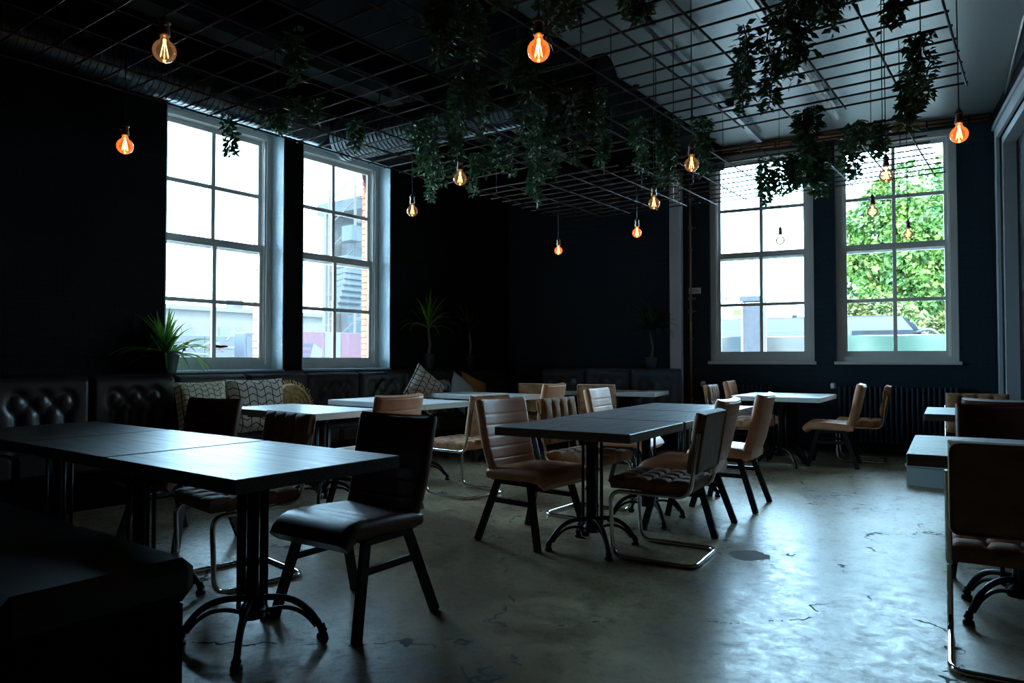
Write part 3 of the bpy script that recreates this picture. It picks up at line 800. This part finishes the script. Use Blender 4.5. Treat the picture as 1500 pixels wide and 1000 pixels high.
# ------------------------------------------------------------------ plants in pots
def spiky(x, y, z, n, L_, label, stem=0, pot_r=.12, seed=1, upright=.5, pot_h=.18, clamp=None, rz=0, m='spike', pot_m='pot'):
    rnd = random.Random(seed)
    t = thing('potted_plant', label, 'plant', (x, y, z), rz)
    MB().lathe([(pot_r * .72, 0), (pot_r, pot_h), (pot_r, pot_h + .012), (pot_r * .9, pot_h + .012), (pot_r * .88, pot_h - .03), (0, pot_h - .03)], 20).build('pot', pot_m, t, True, 40)
    z0 = pot_h - .03
    if stem: MB().tube([(0, 0, z0), (.02, .01, z0 + stem * .4), (-.015, .02, z0 + stem * .75), (.0, .0, z0 + stem)], [.022, .018, .016, .018], 8).build('stem', 'trunk', t, True)
    for i in range(n):
        q = i * 2.39996 + rnd.uniform(-.3, .3); el = R(rnd.uniform(15, 85)) if upright else R(rnd.uniform(-10, 80))
        l = L_ * rnd.uniform(.65, 1.15); wv = .011 * rnd.uniform(.8, 1.3) * (1 if not stem else 1)
        d = Vector((math.cos(q), math.sin(q), 0)); s = Vector((-math.sin(q), math.cos(q), 0)); mb = MB(); k = 7
        base = Vector((0, 0, z0 + stem - (.05 if stem else .02)))
        p = base.copy(); e = el
        for j in range(k + 1):
            f = j / k; w_ = wv * (1 - f ** 2.2) * (.6 + 1.2 * min(f * 3, 1)) + .0008; up_ = Vector((-math.sin(e) * d.x, -math.sin(e) * d.y, math.cos(e)))
            mb.v += [tuple(p - s * w_ + up_ * w_ * .45), tuple(p), tuple(p + s * w_ + up_ * w_ * .45)]
            p = p + (d * math.cos(e) + Vector((0, 0, math.sin(e)))) * (l / k); e -= (.10 + .22 * (1 - math.sin(el))) * (.6 + f)
        for j in range(k):
            a = j * 3; mb.f += [(a, a + 1, a + 4, a + 3), (a + 1, a + 2, a + 5, a + 4)]
        if clamp: mb.v = [(max(v[0], clamp[1]), v[1], v[2]) if clamp[0] == 'x' else (v[0], min(v[1], clamp[1]), v[2]) for v in mb.v]
        mb.build('leaf', m, t, True)
    return t
spiky(-6.37, 3.36, 1.018, 60, .46, 'spiky green potted plant on bench ledge before first left window', 0, .12, 3, clamp=('x', -.12))
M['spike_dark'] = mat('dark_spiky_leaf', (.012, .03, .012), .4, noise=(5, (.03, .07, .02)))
spiky(-6.36, 6.80, 1.018, 34, .52, 'tall dim spiky plant right of second left window in shadow', .42, .09, 5, clamp=('x', -.12))
spiky(-6.30, 7.55, 1.018, 34, .50, 'barely lit spiky plant in dark corner behind mustard cushion', .40, .09, 8, m='spike_dark', clamp=('x', -.18))
q = back(-.72, .27, 1.018)
spiky(q.x, q.y, q.z, 44, .44, 'slim stemmed spiky plant in blue pot beside white post', .45, .085, 9, m='spike_dark', pot_h=.14, clamp=('y', .08), rz=BRZ, pot_m=mat('blue_grey_pot', (.04, .07, .09), .4))

# ------------------------------------------------------------------ tables
def table_base(h):
    """cast iron bistro base, height h up to the table top; list of parts"""
    ps = []
    col = MB().lathe([(.05, .10), (.055, .13), (.034, .16), (.026, .2), (.024, .30), (.03, .32), (.024, .34), (.024, h - .1), (.04, h - .06), (.05, h - .03), (.05, h - .012)], 14)
    ps.append(('column', col.mesh('column', 'iron', True, 40)))
    rd = MB()
    for k in range(4):
        q = R(45 + 90 * k); x, y = .062 * math.cos(q), .062 * math.sin(q)
        rd.tube([(x, y, .16), (x, y, h - .05)], .0095, 8)
    ps.append(('rod', rd.mesh('rod', 'iron', True)))
    ps[-1] = ('rod', MB().tube([(.062, 0, .15), (.062, 0, h - .05)], .0095, 8).mesh('rod', 'iron', True))
    ft = MB()
    a = [(.03, 0, .175), (.10, 0, .178), (.17, 0, .158), (.225, 0, .115), (.262, 0, .06), (.275, 0, .03)]
    ft.tube(fillet(a, .04, 3), .0135, 8)
    ft.tube(fillet([(.04, 0, .12), (.11, 0, .135), (.17, 0, .125), (.22, 0, .09), (.25, 0, .05)], .03, 3), .009, 6)
    ft.lathe([(.012, 0), (.024, .004), (.022, .018), (.014, .022), (.02, .034), (.013, .046), (.01, .06)], 10, (.276, 0, 0))
    fm = ft.mesh('foot', 'iron', True)
    rm = ps.pop()[1]
    arm = MB().bar((0, 0, h - .018), (.3, 0, h - .012), .012, .03, (0, 1, 0)).mesh('top_arm', 'iron')
    return ps, rm, fm, arm
def table(label, cx, cy, wx, wy, rz=0, wood='darkwood', H=.745, th=.05, foot_rot=45, bases=((0, 0),), group=None):
    t = thing('dining_table', label, 'table', (cx, cy, 0), rz, group)
    h = H - th
    MB().box(-wx / 2, wx / 2, -wy / 2, wy / 2, h, H, .003).build('tabletop', wood, t)
    ps, rm, fm, arm = TB
    for bx, by in bases:
        o = bpy.data.objects.new('column', ps[0][1]); COL.objects.link(o); o.parent = t; o.location = (bx, by, 0)
        for k in range(4):
            for nm, me, off in (('rod', rm, 45), ('foot', fm, 0), ('top_arm', arm, 0)):
                c = bpy.data.objects.new(nm, me); COL.objects.link(c); c.parent = o; c.rotation_euler = (0, 0, R(foot_rot + off + 90 * k))
    return t
TB = table_base(.695)
DW = 'dark oak table '
table('dark oak table in left foreground with its corner nearest the camera', -2.582, 1.73, .91, .75)
table('dark oak table second from front in the left foreground row', -3.502, 1.735, .885, .75)
table('dark oak table fading into shadow at far left of foreground row', -4.41, 1.73, .90, .75)
CR = R(4.5)
table('dark oak table nearest the camera in the middle row', -2.20, 3.80, .85, .865, CR, 'darkwood2')
table('dark oak middle one of three tables in centre row', -2.275, 4.695, .87, .885, CR, 'darkwood2')
table('dark oak table farthest from the camera in the centre row', -2.355, 5.61, .88, .90, CR, 'darkwood2')
LB = ((-.22, 0), (.25, 0))
table('pale grey table before cream geometric cushion on left bench', -4.80, 3.66, 1.16, .66, 0, 'palewood', bases=LB)
table('pale grey table second along the left bench behind tan chair', -4.98, 4.92, 1.3, .66, 0, 'palewood', bases=LB)
table('pale grey table farthest along left bench near mustard cushion', -5.12, 6.42, 1.2, .64, 0, 'palewood', bases=LB)
p = back(-.80, 1.06); table('pale grey table before far bench beside white post', p.x, p.y, .86, .68, BRZ, 'palewood')
p = back(-1.72, 1.06); table('pale grey table before far bench in shadowed corner', p.x, p.y, .86, .68, BRZ, 'palewood')
table('pale grey table front half of pair under left back window', -2.28, 7.97, .90, .54, R(3), 'palewood')
table('pale grey table rear half of pair under left back window', -2.31, 8.49, .90, .47, R(3), 'palewood')
table('dark topped table at right with pale sheen between near chair backs', -.09, 3.88, .82, .88, R(5), 'darkwood')
table('dark topped table at far right behind rounded chair backs', -.33, 6.44, .80, .88, R(5), 'darkwood')

# ------------------------------------------------------------------ chairs
def shell_parts(leather):
    ps = []
    # seat, from back to front (front is +y)
    path = []; hw = []; ht = []
    for k in range(27):
        f = k / 26; y = -.205 + f * .475; z = .415 + .016 * f + .006 * math.sin(f * 3.1)
        if f > .82: z -= .055 * ((f - .82) / .18) ** 2
        path.append((y, z)); hw.append(.222 + .016 * math.sin(f * 2.4)); g = .0
        for c in (.62, .74): g = max(g, 1 - min(1, abs(f - c) / .018))
        ht.append((.043 - .006 * g) * (1 if .04 < f < .97 else .72))
    # path goes +y: left-hand normal = up
    ps.append(('seat', loft(path, hw, ht).mesh('seat', leather, True, 50)))
    path = []; hw = []; ht = []; n = 72
    for k in range(n + 1):
        f = k / n; z = .385 + f * .485; y = -.165 - .135 * f - .03 * math.sin(f * 3.0) * (1 - f)
        path.append((y, z)); hw.append(.214 + .022 * math.sin(min(1, f * 1.3) * 1.6)); g = 0
        for c in (.22, .37, .52, .67, .80): g = max(g, 1 - min(1, abs(f - c) / .012))
        ht.append((.034 - .0055 * g) * (1 if .02 < f < .985 else .75))
    # travelling up: left-hand normal points to -y (back); reverse bow so the sides come forward
    ps.append(('backrest', loft(path, hw, ht, bow=-.03).mesh('backrest', leather, True, 50)))
    for sx in (-1, 1):
        for sy, fy, ty in ((1, .235, .135), (-1, -.245, -.115)):
            ps.append(('leg', MB().bar((sx * .258, fy, 0), (sx * .205, ty, .385), .024, .042).mesh('leg', 'legmetal')))
        ps.append(('side_rail', MB().bar((sx * .206, -.135, .377), (sx * .206, .15, .377), .026, .026).mesh('side_rail', 'legmetal')))
        ps.append(('stretcher', MB().bar((sx * .222, -.165, .262), (sx * .222, .166, .262), .02, .03).mesh('stretcher', 'legmetal')))
    ps.append(('cross_bar', MB().bar((-.205, .10, .372), (.205, .10, .372), .03, .022, (0, 1, 0)).bar((-.205, -.10, .372), (.205, -.10, .372), .03, .022, (0, 1, 0)).mesh('cross_bar', 'legmetal')))
    return ps
def cantilever_parts(fabric, panel=None):
    W = .228; r = .0125
    pts = []
    def side(s): # from floor back corner to back top
        return [(s * W, -.25, r), (s * W, .22, r), (s * W, .235, .385), (s * W, -.225, .385), (s * W, -.285, .74)]
    a = side(1); b = side(-1)
    path = fillet(list(reversed(a)) + b, .07, 6)
    fr = MB().tube(path, r, 8)
    ps = [('tube_frame', fr.mesh('tube_frame', 'chrome', True, 60))]
    seat = tufted(.44, .46, .075, 4, 4, .034).xf(Matrix.Translation((0, .01, .398)))
    ps.append(('seat', seat.mesh('seat', fabric, True, 60)))
    # backrest stands on its edge: local z of the pad -> +y (front)
    bk = tufted(.45, .335, .07, 4, 2, .034).xf(Matrix.Translation((0, -.292, .675)) @ Matrix.Rotation(R(9.5), 4, 'X') @ Matrix.Translation((0, .0, 0)) @ Matrix.Rotation(R(-90), 4, 'X') @ Matrix.Scale(-1, 4, (0, 1, 0)))
    bk.f = [f[::-1] for f in bk.f]
    pi_ = [(-.218, -.165), (.218, -.165), (.218, .165), (-.218, .165)]
    mt = Matrix.Translation((0, -.292, .675)) @ Matrix.Rotation(R(9.5), 4, 'X')
    loop = fillet([(-.1, 0, -.166), (.221, 0, -.166), (.221, 0, .166), (-.221, 0, .166), (-.221, 0, -.166), (-.1, 0, -.166)], .03, 4)
    pp = MB().tube(loop, .006, 5).xf(mt)
    ps.append(('backrest', bk.mesh('backrest', fabric, True, 60), [('piping', pp.mesh('piping', fabric, True))]))
    return ps
SH = shell_parts('leather'); SD = shell_parts('leather_shaded'); CA = cantilever_parts('suede'); CD = cantilever_parts('suede_shaded')  # SD and CD are the copies coloured darker for shade
E_, W_, S_, N_ = R(-90), R(90), R(180), 0        # facing +x, -x, -y, +y
def shell(x, y, rz, lab, dark=False): place(SD if dark else SH, 'side_chair', lab, 'chair', (x, y, 0), rz, 'leather shell chairs')
def canti(x, y, rz, lab, dark=False): place(CD if dark else CA, 'cantilever_chair', lab, 'chair', (x, y, 0), rz, 'tufted cantilever chairs')
shell(-2.485, 2.185, S_ + R(2), 'shaded dark brown leather chair nearest camera at foreground table', True)
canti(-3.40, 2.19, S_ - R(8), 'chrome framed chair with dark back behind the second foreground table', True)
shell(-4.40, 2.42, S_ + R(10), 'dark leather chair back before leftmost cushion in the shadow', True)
shell(-4.07, 3.76, W_, 'brown leather chair at end of first left bench table')
canti(-3.98, 4.70, W_ - R(2), 'tan tufted chrome chair at end of second left bench table')
shell(-4.48, 6.45, W_ + R(6), 'pinkish brown leather chair in profile at farthest left bench table')
shell(-2.63, 3.79, E_ - R(3), 'brown channel stitched chair on left side of nearest centre table')
canti(-2.70, 4.62, E_, 'tan tufted chrome chair left of the middle centre table')
shell(-2.98, 5.72, E_ + R(6), 'brown channel stitched chair left of the farthest centre table')
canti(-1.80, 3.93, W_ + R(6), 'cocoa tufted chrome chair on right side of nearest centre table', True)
shell(-1.95, 4.68, W_ + R(6), 'brown leather chair seen from behind right of the middle centre table')
shell(-1.98, 5.58, W_ + R(6), 'brown leather chair seen from behind right of the farthest centre table')
p = back(-1.72, 1.52); canti(p.x, p.y, BRZ, 'tan chair seen from behind left one of two at far bench tables')
p = back(-.95, 1.52); canti(p.x, p.y, BRZ, 'tan chair seen from behind right one of two at far bench tables')
canti(-2.77, 8.02, E_ + R(8), 'tan tufted chair left of table pair under back window')
shell(-2.80, 8.66, E_ + R(8), 'pale brown leather chair behind tufted one under left back window')
shell(-1.82, 8.32, W_ + R(8), 'pinkish brown leather chair right of table pair in front of radiator')
canti(-1.66, 8.88, W_ + R(8), 'tan chrome chair behind pinkish leather chair near the radiator')
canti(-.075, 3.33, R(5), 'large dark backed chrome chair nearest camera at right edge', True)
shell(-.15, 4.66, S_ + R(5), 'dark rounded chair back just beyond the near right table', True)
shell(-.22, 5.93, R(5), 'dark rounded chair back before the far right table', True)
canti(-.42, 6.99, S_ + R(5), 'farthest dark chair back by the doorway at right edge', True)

# ------------------------------------------------------------------ outside
M['ground'] = mat('pale_paving', (.55, .55, .53), .9, noise=(2, (.62, .60, .57)))
tag(MB().box(-130, 60, -60, 130, -.45, -.25).build('ground', 'ground'), kind='structure')
M['green_tarp'] = mat('green_tarpaulin', (0.002376, 0.02228, 0.01337), .5)
M['white_tarp'] = mat('white_mesh_tarpaulin', (0.02525, 0.0297, 0.03119), .6)
def tarp(s0, s1, dist, z0, z1, m, label, posts=True):
    t = thing('fence_panel', label, 'fence', back(0, -dist), BRZ)
    mb = MB(); n = int((s1 - s0) / .06); k = 16
    for j in range(k + 1):
        for i in range(n + 1):
            x = s0 + (s1 - s0) * i / n; f = j / k; z = z0 + (z1 - z0) * f
            g = ((x - s0) % 1.9) - .95; rad = math.atan2(abs(g) + .05, (1 - f) * 1.3 + .02)
            y = .05 * math.sin(rad * 16) * (1 - f) + .03 * math.sin(x * 5 + f * 4)
            mb.v.append((x, y, z - .02 * math.sin(x * 3.3) * f))
    for j in range(k):
        for i in range(n):
            a = j * (n + 1) + i; mb.f.append((a, a + 1, a + n + 2, a + n + 1))
    mb.build('tarpaulin', m, t, True)
    x = s0; 
    while x <= s1 + .01:
        MB().tube([(x, .08, -.25), (x, .08, z1 + .02)], .02, 6).build('post', 'steelrail', t); x += (s1 - s0) / 3
    MB().tube([(s0, .08, z1), (s1, .08, z1)], .018, 6).build('top_rail', 'steelrail', t, True)
tarp(1.25, 5.2, 6.0, -.2, 1.60, 'green_tarp', 'green tarpaulin fence outside the right back window')
tarp(-3.0, 1.2, 6.0, -.2, 1.60, 'white_tarp', 'white mesh fence outside the left back window')
# coach
M['van'] = mat('silver_van_paint', (0.0297, 0.033, 0.0396), .3, .1)
M['van_glass'] = mat('van_glass', (0.01485, 0.01782, 0.02376), .1)
t = thing('minibus', 'silver minibus with hooked mirrors parked behind green fence', 'van', back(0, -9.2), BRZ)
body = MB(); x0, x1 = -6.2, 2.75; zt = 2.18
sec = [(0, -.0, .05), (0, 1.55, .0), (.06, 1.95, .0), (.18, 2.15, 0), (.35, zt, 0)]
prof = [(x0, 0), (x1 + .55, 0), (x1 + .62, .7), (x1 + .5, 1.25), (x1 + .12, 1.95), (x1 - .15, 2.14), (x1 - .5, zt), (x0, zt)]
n = len(prof)
body.v = [(x, .0 + (.12 if z > 2 else 0), z) for x, z in prof] + [(x, 2.0 - (.12 if z > 2 else 0), z) for x, z in prof]
body.f = [tuple(range(n)), tuple(range(2 * n - 1, n - 1, -1))] + [(i, n + i, n + (i + 1) % n, (i + 1) % n) for i in range(n)]
body.build('body', 'van', t)
for a, b in ((x0 + .3, x0 + 2.0), (x0 + 2.2, x0 + 4.2), (x0 + 4.4, x1 - 1.65)):
    MB().box(a, b, -.012, .03, 1.15, 1.85, .006).build('side_panel', mat('van_side', (0.056, 0.062, 0.073), .25), t)
w2 = MB(); w2.v = [(x1 - 1.2, -.014, 1.1), (x1 + .42, -.014, 1.1), (x1 + .08, -.014, 1.82), (x1 - 1.2, -.014, 1.82)]; w2.v += [(x, .03, z) for x, _, z in w2.v]
w2.f = [(0, 1, 2, 3), (7, 6, 5, 4), (0, 4, 5, 1), (1, 5, 6, 2), (2, 6, 7, 3), (3, 7, 4, 0)]; dw = w2.build('door_window', 'van_glass', t)
MB().tube([(x1 - 1.15, -.02, 1.2), (x1 - 1.15, -.02, 1.55), (x1 + .1, -.02, 1.55), (x1 + .1, -.02, 1.2)], .03, 6).build('window_rim', 'rail', t)
for yy in (-.1, 2.1):
    mr = MB().tube(fillet([(x1 + .1, yy * .9 + .1, 1.75), (x1 + .42, yy, 1.84), (x1 + .62, yy, 1.66), (x1 + .64, yy, 1.3)], .12, 5), .04, 8).build('mirror_arm', 'van', t, True)
    MB().box(x1 + .58, x1 + .70, yy - .12, yy + .12, 1.0, 1.4, .03).build('mirror', 'rail', mr)
for x in (x0 + 1, x1 - .2): 
    for yy in (.1, 1.9): MB().lathe([(0, -.1), (.3, -.1), (.34, -.06), (.34, .06), (.3, .1), (0, .1)], 20).xf(Matrix.Translation((x, yy, .09)) @ Matrix.Rotation(R(90), 4, 'X')).build('wheel', 'rail', t, True)
MB().lathe([(0, 0), (.06, .01), (.07, .06), (.05, .11), (0, .12)], 10, (.25, .3, zt)).build('roof_vent', 'rail', t, True)
# banner tower
M['banner'] = mat('dark_mesh_banner', (0.01337, 0.01634, 0.02376), .8, noise=(9, (0.02228, 0.02525, 0.03267)))
t = thing('banner_tower', 'dark mesh covered scaffold tower outside left back window', 'scaffold', back(-.17, -5.2), BRZ)
MB().box(-.19, .19, 0, .4, -.25, 2.2).build('mesh_cover', 'banner', t)
MB().box(-.24, .2, -.02, .42, 2.30, 2.40).tube([(-1.6, .2, 2.38), (-.24, .2, 2.38)], .015, 6).build('crossbar', 'banner', t)
fr = MB()
for a in (-.2, .2):
    for b in (-.0, .4): fr.tube([(a, b, -.25), (a, b, 2.5)], .02, 6)
fr.build('frame', 'steelrail', t)
MB().box(-.36, -.20, -.06, -.03, 2.02, 2.14).build('yellow_sign', mat('yellow_sign', (0.04752, 0.04158, 0.00891), .6), t)
# low wall behind the white fence
t = tag(MB().box(-4, .8, 0, .25, -.3, 1.45).build('garden_wall', mat('grey_blockwork', (0.02525, 0.02525, 0.02376), .9, noise=(6, (0.03564, 0.03564, 0.03415))), loc=back(0, -7.4), rz=BRZ), 'low grey block wall behind white mesh fence', 'wall')
# trees
M['tree'] = mat('tree_leaves', (.016, .066, .006), .6, noise=(1.3, (.085, .15, .014), 5))
M['tree2'] = mat('bush_leaves', (.04, .06, .01), .6, noise=(2.2, (.085, .09, .018), 5))
def tree(s, dist, zc, rx, rz_, n, label, m='tree', size=.2, trunk=True, seed=1):
    rnd = random.Random(seed); c = back(s, -dist)
    t = thing('tree' if trunk else 'bush', label, 'tree' if trunk else 'bush', (c.x, c.y, -.25))
    fo = MB(); lobes = []
    for k in range(26):
        q = rnd.uniform(0, 6.28); f = rnd.random() ** .5; zz = rnd.uniform(-1, 1)
        r_ = math.sqrt(1 - zz * zz * .8)
        lobes.append((Vector((rx * .75 * f * r_ * math.cos(q), rx * .6 * f * r_ * math.sin(q), zc + .25 + rz_ * .78 * zz)), rnd.uniform(.28, .5) * min(rx, rz_)))
    for _ in range(n):
        cc, rr = rnd.choice(lobes); d = Vector((rnd.gauss(0, 1), rnd.gauss(0, 1), rnd.gauss(0, 1))).normalized()
        p = cc + d * rr * rnd.uniform(.82, 1.05)
        dd = (d + Vector((rnd.uniform(-.8, .8), rnd.uniform(-.8, .8), rnd.uniform(-.9, .2)))).normalized()
        leaf_into(fo, p, dd, size * rnd.uniform(.6, 1.3), rnd, .75)
    f_ = fo.build('foliage', m, t); f_['kind'] = 'stuff'
    if trunk:
        MB().tube([(0, 0, 0), (.1, 0, zc * .5), (0, .1, zc)], [.28, .22, .12], 8).build('trunk', 'trunk', t, True)
        br = MB()
        for cc, rr in lobes[:9]: br.tube([(.05, .03, zc * .55), tuple(cc * .6 + Vector((0, 0, zc * .3))), tuple(cc)], [.1, .06, .03], 5)
        br.build('branches', 'trunk', t, True)
tree(2.75, 17, 4.0, 2.1, 3.6, 15000, 'tall leafy tree behind minibus at left of right back window', seed=2)
tree(5.4, 18, 4.3, 2.6, 4.0, 15000, 'tall leafy tree behind minibus at right of right back window', seed=4)
tree(4.4, 23, 4.3, 3.2, 4.1, 10000, 'tree farther behind between the two tall trees', seed=6)
tree(4.1, 13.2, 1.25, 1.0, 1.2, 6000, 'yellowish green bush beside minibus mirrors', 'tree2', .16, False, 7)
tree(2.0, 14.0, 1.7, 1.6, 1.2, 6000, 'low green hedge bush right behind minibus roof', 'tree2', .18, False, 8)

# outside the left windows (x < -7)
M['facade'] = mat('pale_facade', (0.03861, 0.03415, 0.03119), .9, noise=(.8, (0.04752, 0.04307, 0.04009)))
M['facade_glass'] = mat('facade_window', (0.01485, 0.01782, 0.02228), .3)
M['roof'] = mat('pale_roof', (0.03564, 0.03267, 0.03267), .8)
t = thing('distant_building', 'pale low building with small windows seen through first left window', 'building', (-46, 28, -.25), 0)
MB().box(-6, 0, -14, 12, 0, 4.7).build('wall', 'facade', t)
MB().box(-6.3, .3, -14.3, 12.3, 4.7, 5.0).build('roof', 'roof', t)
for k, (y, z) in enumerate([(y, z) for z in (2.6,) for y in (-12, -10.7, -8, -6.7, -4, -2.7, 0, 1.3, 4, 5.3, 8)]):
    f = MB().box(-.05, .06, y, y + .7, z, z + 1.0).build('window', 'facade', t); MB().box(.05, .07, y + .08, y + .62, z + .08, z + .92).build('pane', 'facade_glass', f)
MB().box(-4, -2, -6, -3.5, 5.0, 5.7).build('dormer', 'facade', t); MB().box(-4, -3, 3, 3.8, 5.0, 5.9).build('chimney', 'facade', t)
t = thing('storage_tent', 'round topped pale tent outside first left window', 'tent', (-27, 16.2, -.25))
pts = [(0, 3.2 * math.cos(q), 1.0 + 1.25 * math.sin(q)) for q in [math.pi * k / 16 for k in range(17)]]
tm = MB(); n = len(pts)
tm.v = [(0, y, z) for _, y, z in pts] + [(-5, y, z) for _, y, z in pts] + [(0, 3.2, 0), (0, -3.2, 0), (-5, 3.2, 0), (-5, -3.2, 0)]
tm.f = [(i, i + 1, n + i + 1, n + i) for i in range(n - 1)] + [tuple(list(range(n)) + [2 * n + 1, 2 * n])] + [(0, n, 2 * n + 2, 2 * n), (n - 1, 2 * n + 1, 2 * n + 3, 2 * n - 1)]
tm.build('canopy', mat('tent_white', (0.03564, 0.03861, 0.04009), .8), t)
rb = MB()
for x in (.02, -1.6, -3.3): rb.tube([(x, y, z + .02) for _, y, z in pts], .04, 6)
rb.build('rib', 'facade', t, True)
# hoarding with painted graffiti
M['hoard'] = mat('grey_hoarding', (0.02228, 0.02525, 0.0297), .8, noise=(1.5, (0.0297, 0.03267, 0.03564)))
M['paintw'] = mat('white_spray', (0.04752, 0.05049, 0.05643), .8); M['paintp'] = mat('pink_spray', (0.04752, 0.01782, 0.02673), .8)
M['painto'] = mat('orange_spray', (0.0594, 0.02079, 0.00891), .8); M['paintb'] = mat('blue_spray', (0.00891, 0.01485, 0.03267), .8)
t = thing('hoarding', 'grey graffiti covered hoarding outside first left window', 'fence', (-15, 0, -.25))
for k in range(5): MB().box(-.05, 0, 5.2 + k * 1.2, 6.39 + k * 1.2, 0, 1.92, .01).build('panel', 'hoard', t)
rnd = random.Random(12); gm = {'paintw': MB(), 'painto': MB(), 'paintp': MB()}
for k in range(34):
    a = Vector((.012, rnd.uniform(7.6, 10.4), rnd.uniform(1.4, 1.85))); q = rnd.uniform(-1.3, 1.3); l = rnd.uniform(.15, .7)
    key = rnd.choice(['paintw', 'paintw', 'paintw', 'paintw', 'painto', 'paintp'])
    gm[key].bar(a, a + Vector((0, l * math.cos(q), l * .5 * math.sin(q))), .004, rnd.uniform(.03, .09))
for k_, g in gm.items(): g.build('graffiti', k_, t)
t = thing('utility_cabinet', 'dark blue tall cabinet outside first left window next to brick jamb', 'cabinet', (-13.6, 8.75, -.25))
MB().box(0, .4, -.13, .13, 0, 1.95, .02).build('body', mat('slate_cabinet', (0.00891, 0.01039, 0.01782), .5), t); MB().box(.4, .415, -.1, .1, .1, 1.85, .005).build('door', mat('slate_door', (0.01337, 0.01485, 0.02376), .5), t)
# pink hoarding, speaker tower and stage outside the second left window
t = thing('hoarding', 'pink and white striped hoarding outside second left window', 'fence', (-15, 0, -.25))
for a_, b_, m_ in ((11.25, 12.12, 'paintp'), (12.13, 12.66, 'paintw'), (12.67, 13.6, 'paintp'), (13.61, 14.6, 'paintp')):
    MB().box(-.05, 0, a_, b_, 0, 2.1, .01).build('panel', m_, t)
for z in (1.42, 1.56, 1.72): MB().box(0, .01, 11.3, 11.78, z, z + .06).build('stripe', 'paintb', t)
pw = MB(); pw.v = [(.012, 11.62, 1.35), (.012, 12.0, 1.35), (.012, 12.05, 1.62), (.012, 11.75, 1.8), (0, 11.62, 1.35), (0, 12.0, 1.35), (0, 12.05, 1.62), (0, 11.75, 1.8)]
pw.f = [(0, 1, 2, 3), (7, 6, 5, 4), (0, 4, 5, 1), (1, 5, 6, 2), (2, 6, 7, 3), (3, 7, 4, 0)]
pw.build('white_patch', 'paintw', t)
M['pa'] = mat('grey_speaker', (0.01485, 0.01931, 0.02228), .7)
t = thing('speaker_tower', 'grey hanging speaker array on scaffold tower outside second left window', 'scaffold', (-24, 19.6, -.25))
tr = MB()
for x in (0, 1.6):
    for y in (0, 2.6): tr.tube([(x, y, 0), (x, y, 8.5)], .06, 6)
for k in range(9):
    for y in (0, 2.6): tr.tube([(0, y, k), (1.6, y, k + .9)], .03, 5)
    tr.tube([(1.6, 0, k), (1.6, 2.6, k + .9)], .03, 5).tube([(1.6, 0, k), (1.6, 2.6, k)], .03, 5)
tr.build('truss', 'facade', t)
MB().box(-1.2, 1.8, .3, 3.4, 7.6, 8.1).build('stage_roof', 'pa', t)
MB().box(-.8, -.6, .3, 3.4, 0, 7.6).build('stage_wall', mat('stage_white', (0.03861, 0.03861, 0.04009), .8), t)
MB().box(-.5, .0, 1.05, 1.9, 1.4, 6.4).build('stage_drape', mat('stage_blue', (0.02079, 0.02673, 0.03267), .8), t)
for k in range(9):
    q = k / 8; bx = MB().box(-.3, .3, -.6, .6, -.115, .115, .02).xf(Matrix.Translation((1.9 - .5 * q * q, -.35, 5.35 - k * .24)) @ Matrix.Rotation(R(-22 * q), 4, 'Y')); bx.build('speaker', 'pa', t)
MB().box(1.6, 2.2, -.7, -.1, 6.1, 6.7).build('winch', 'pa', t)
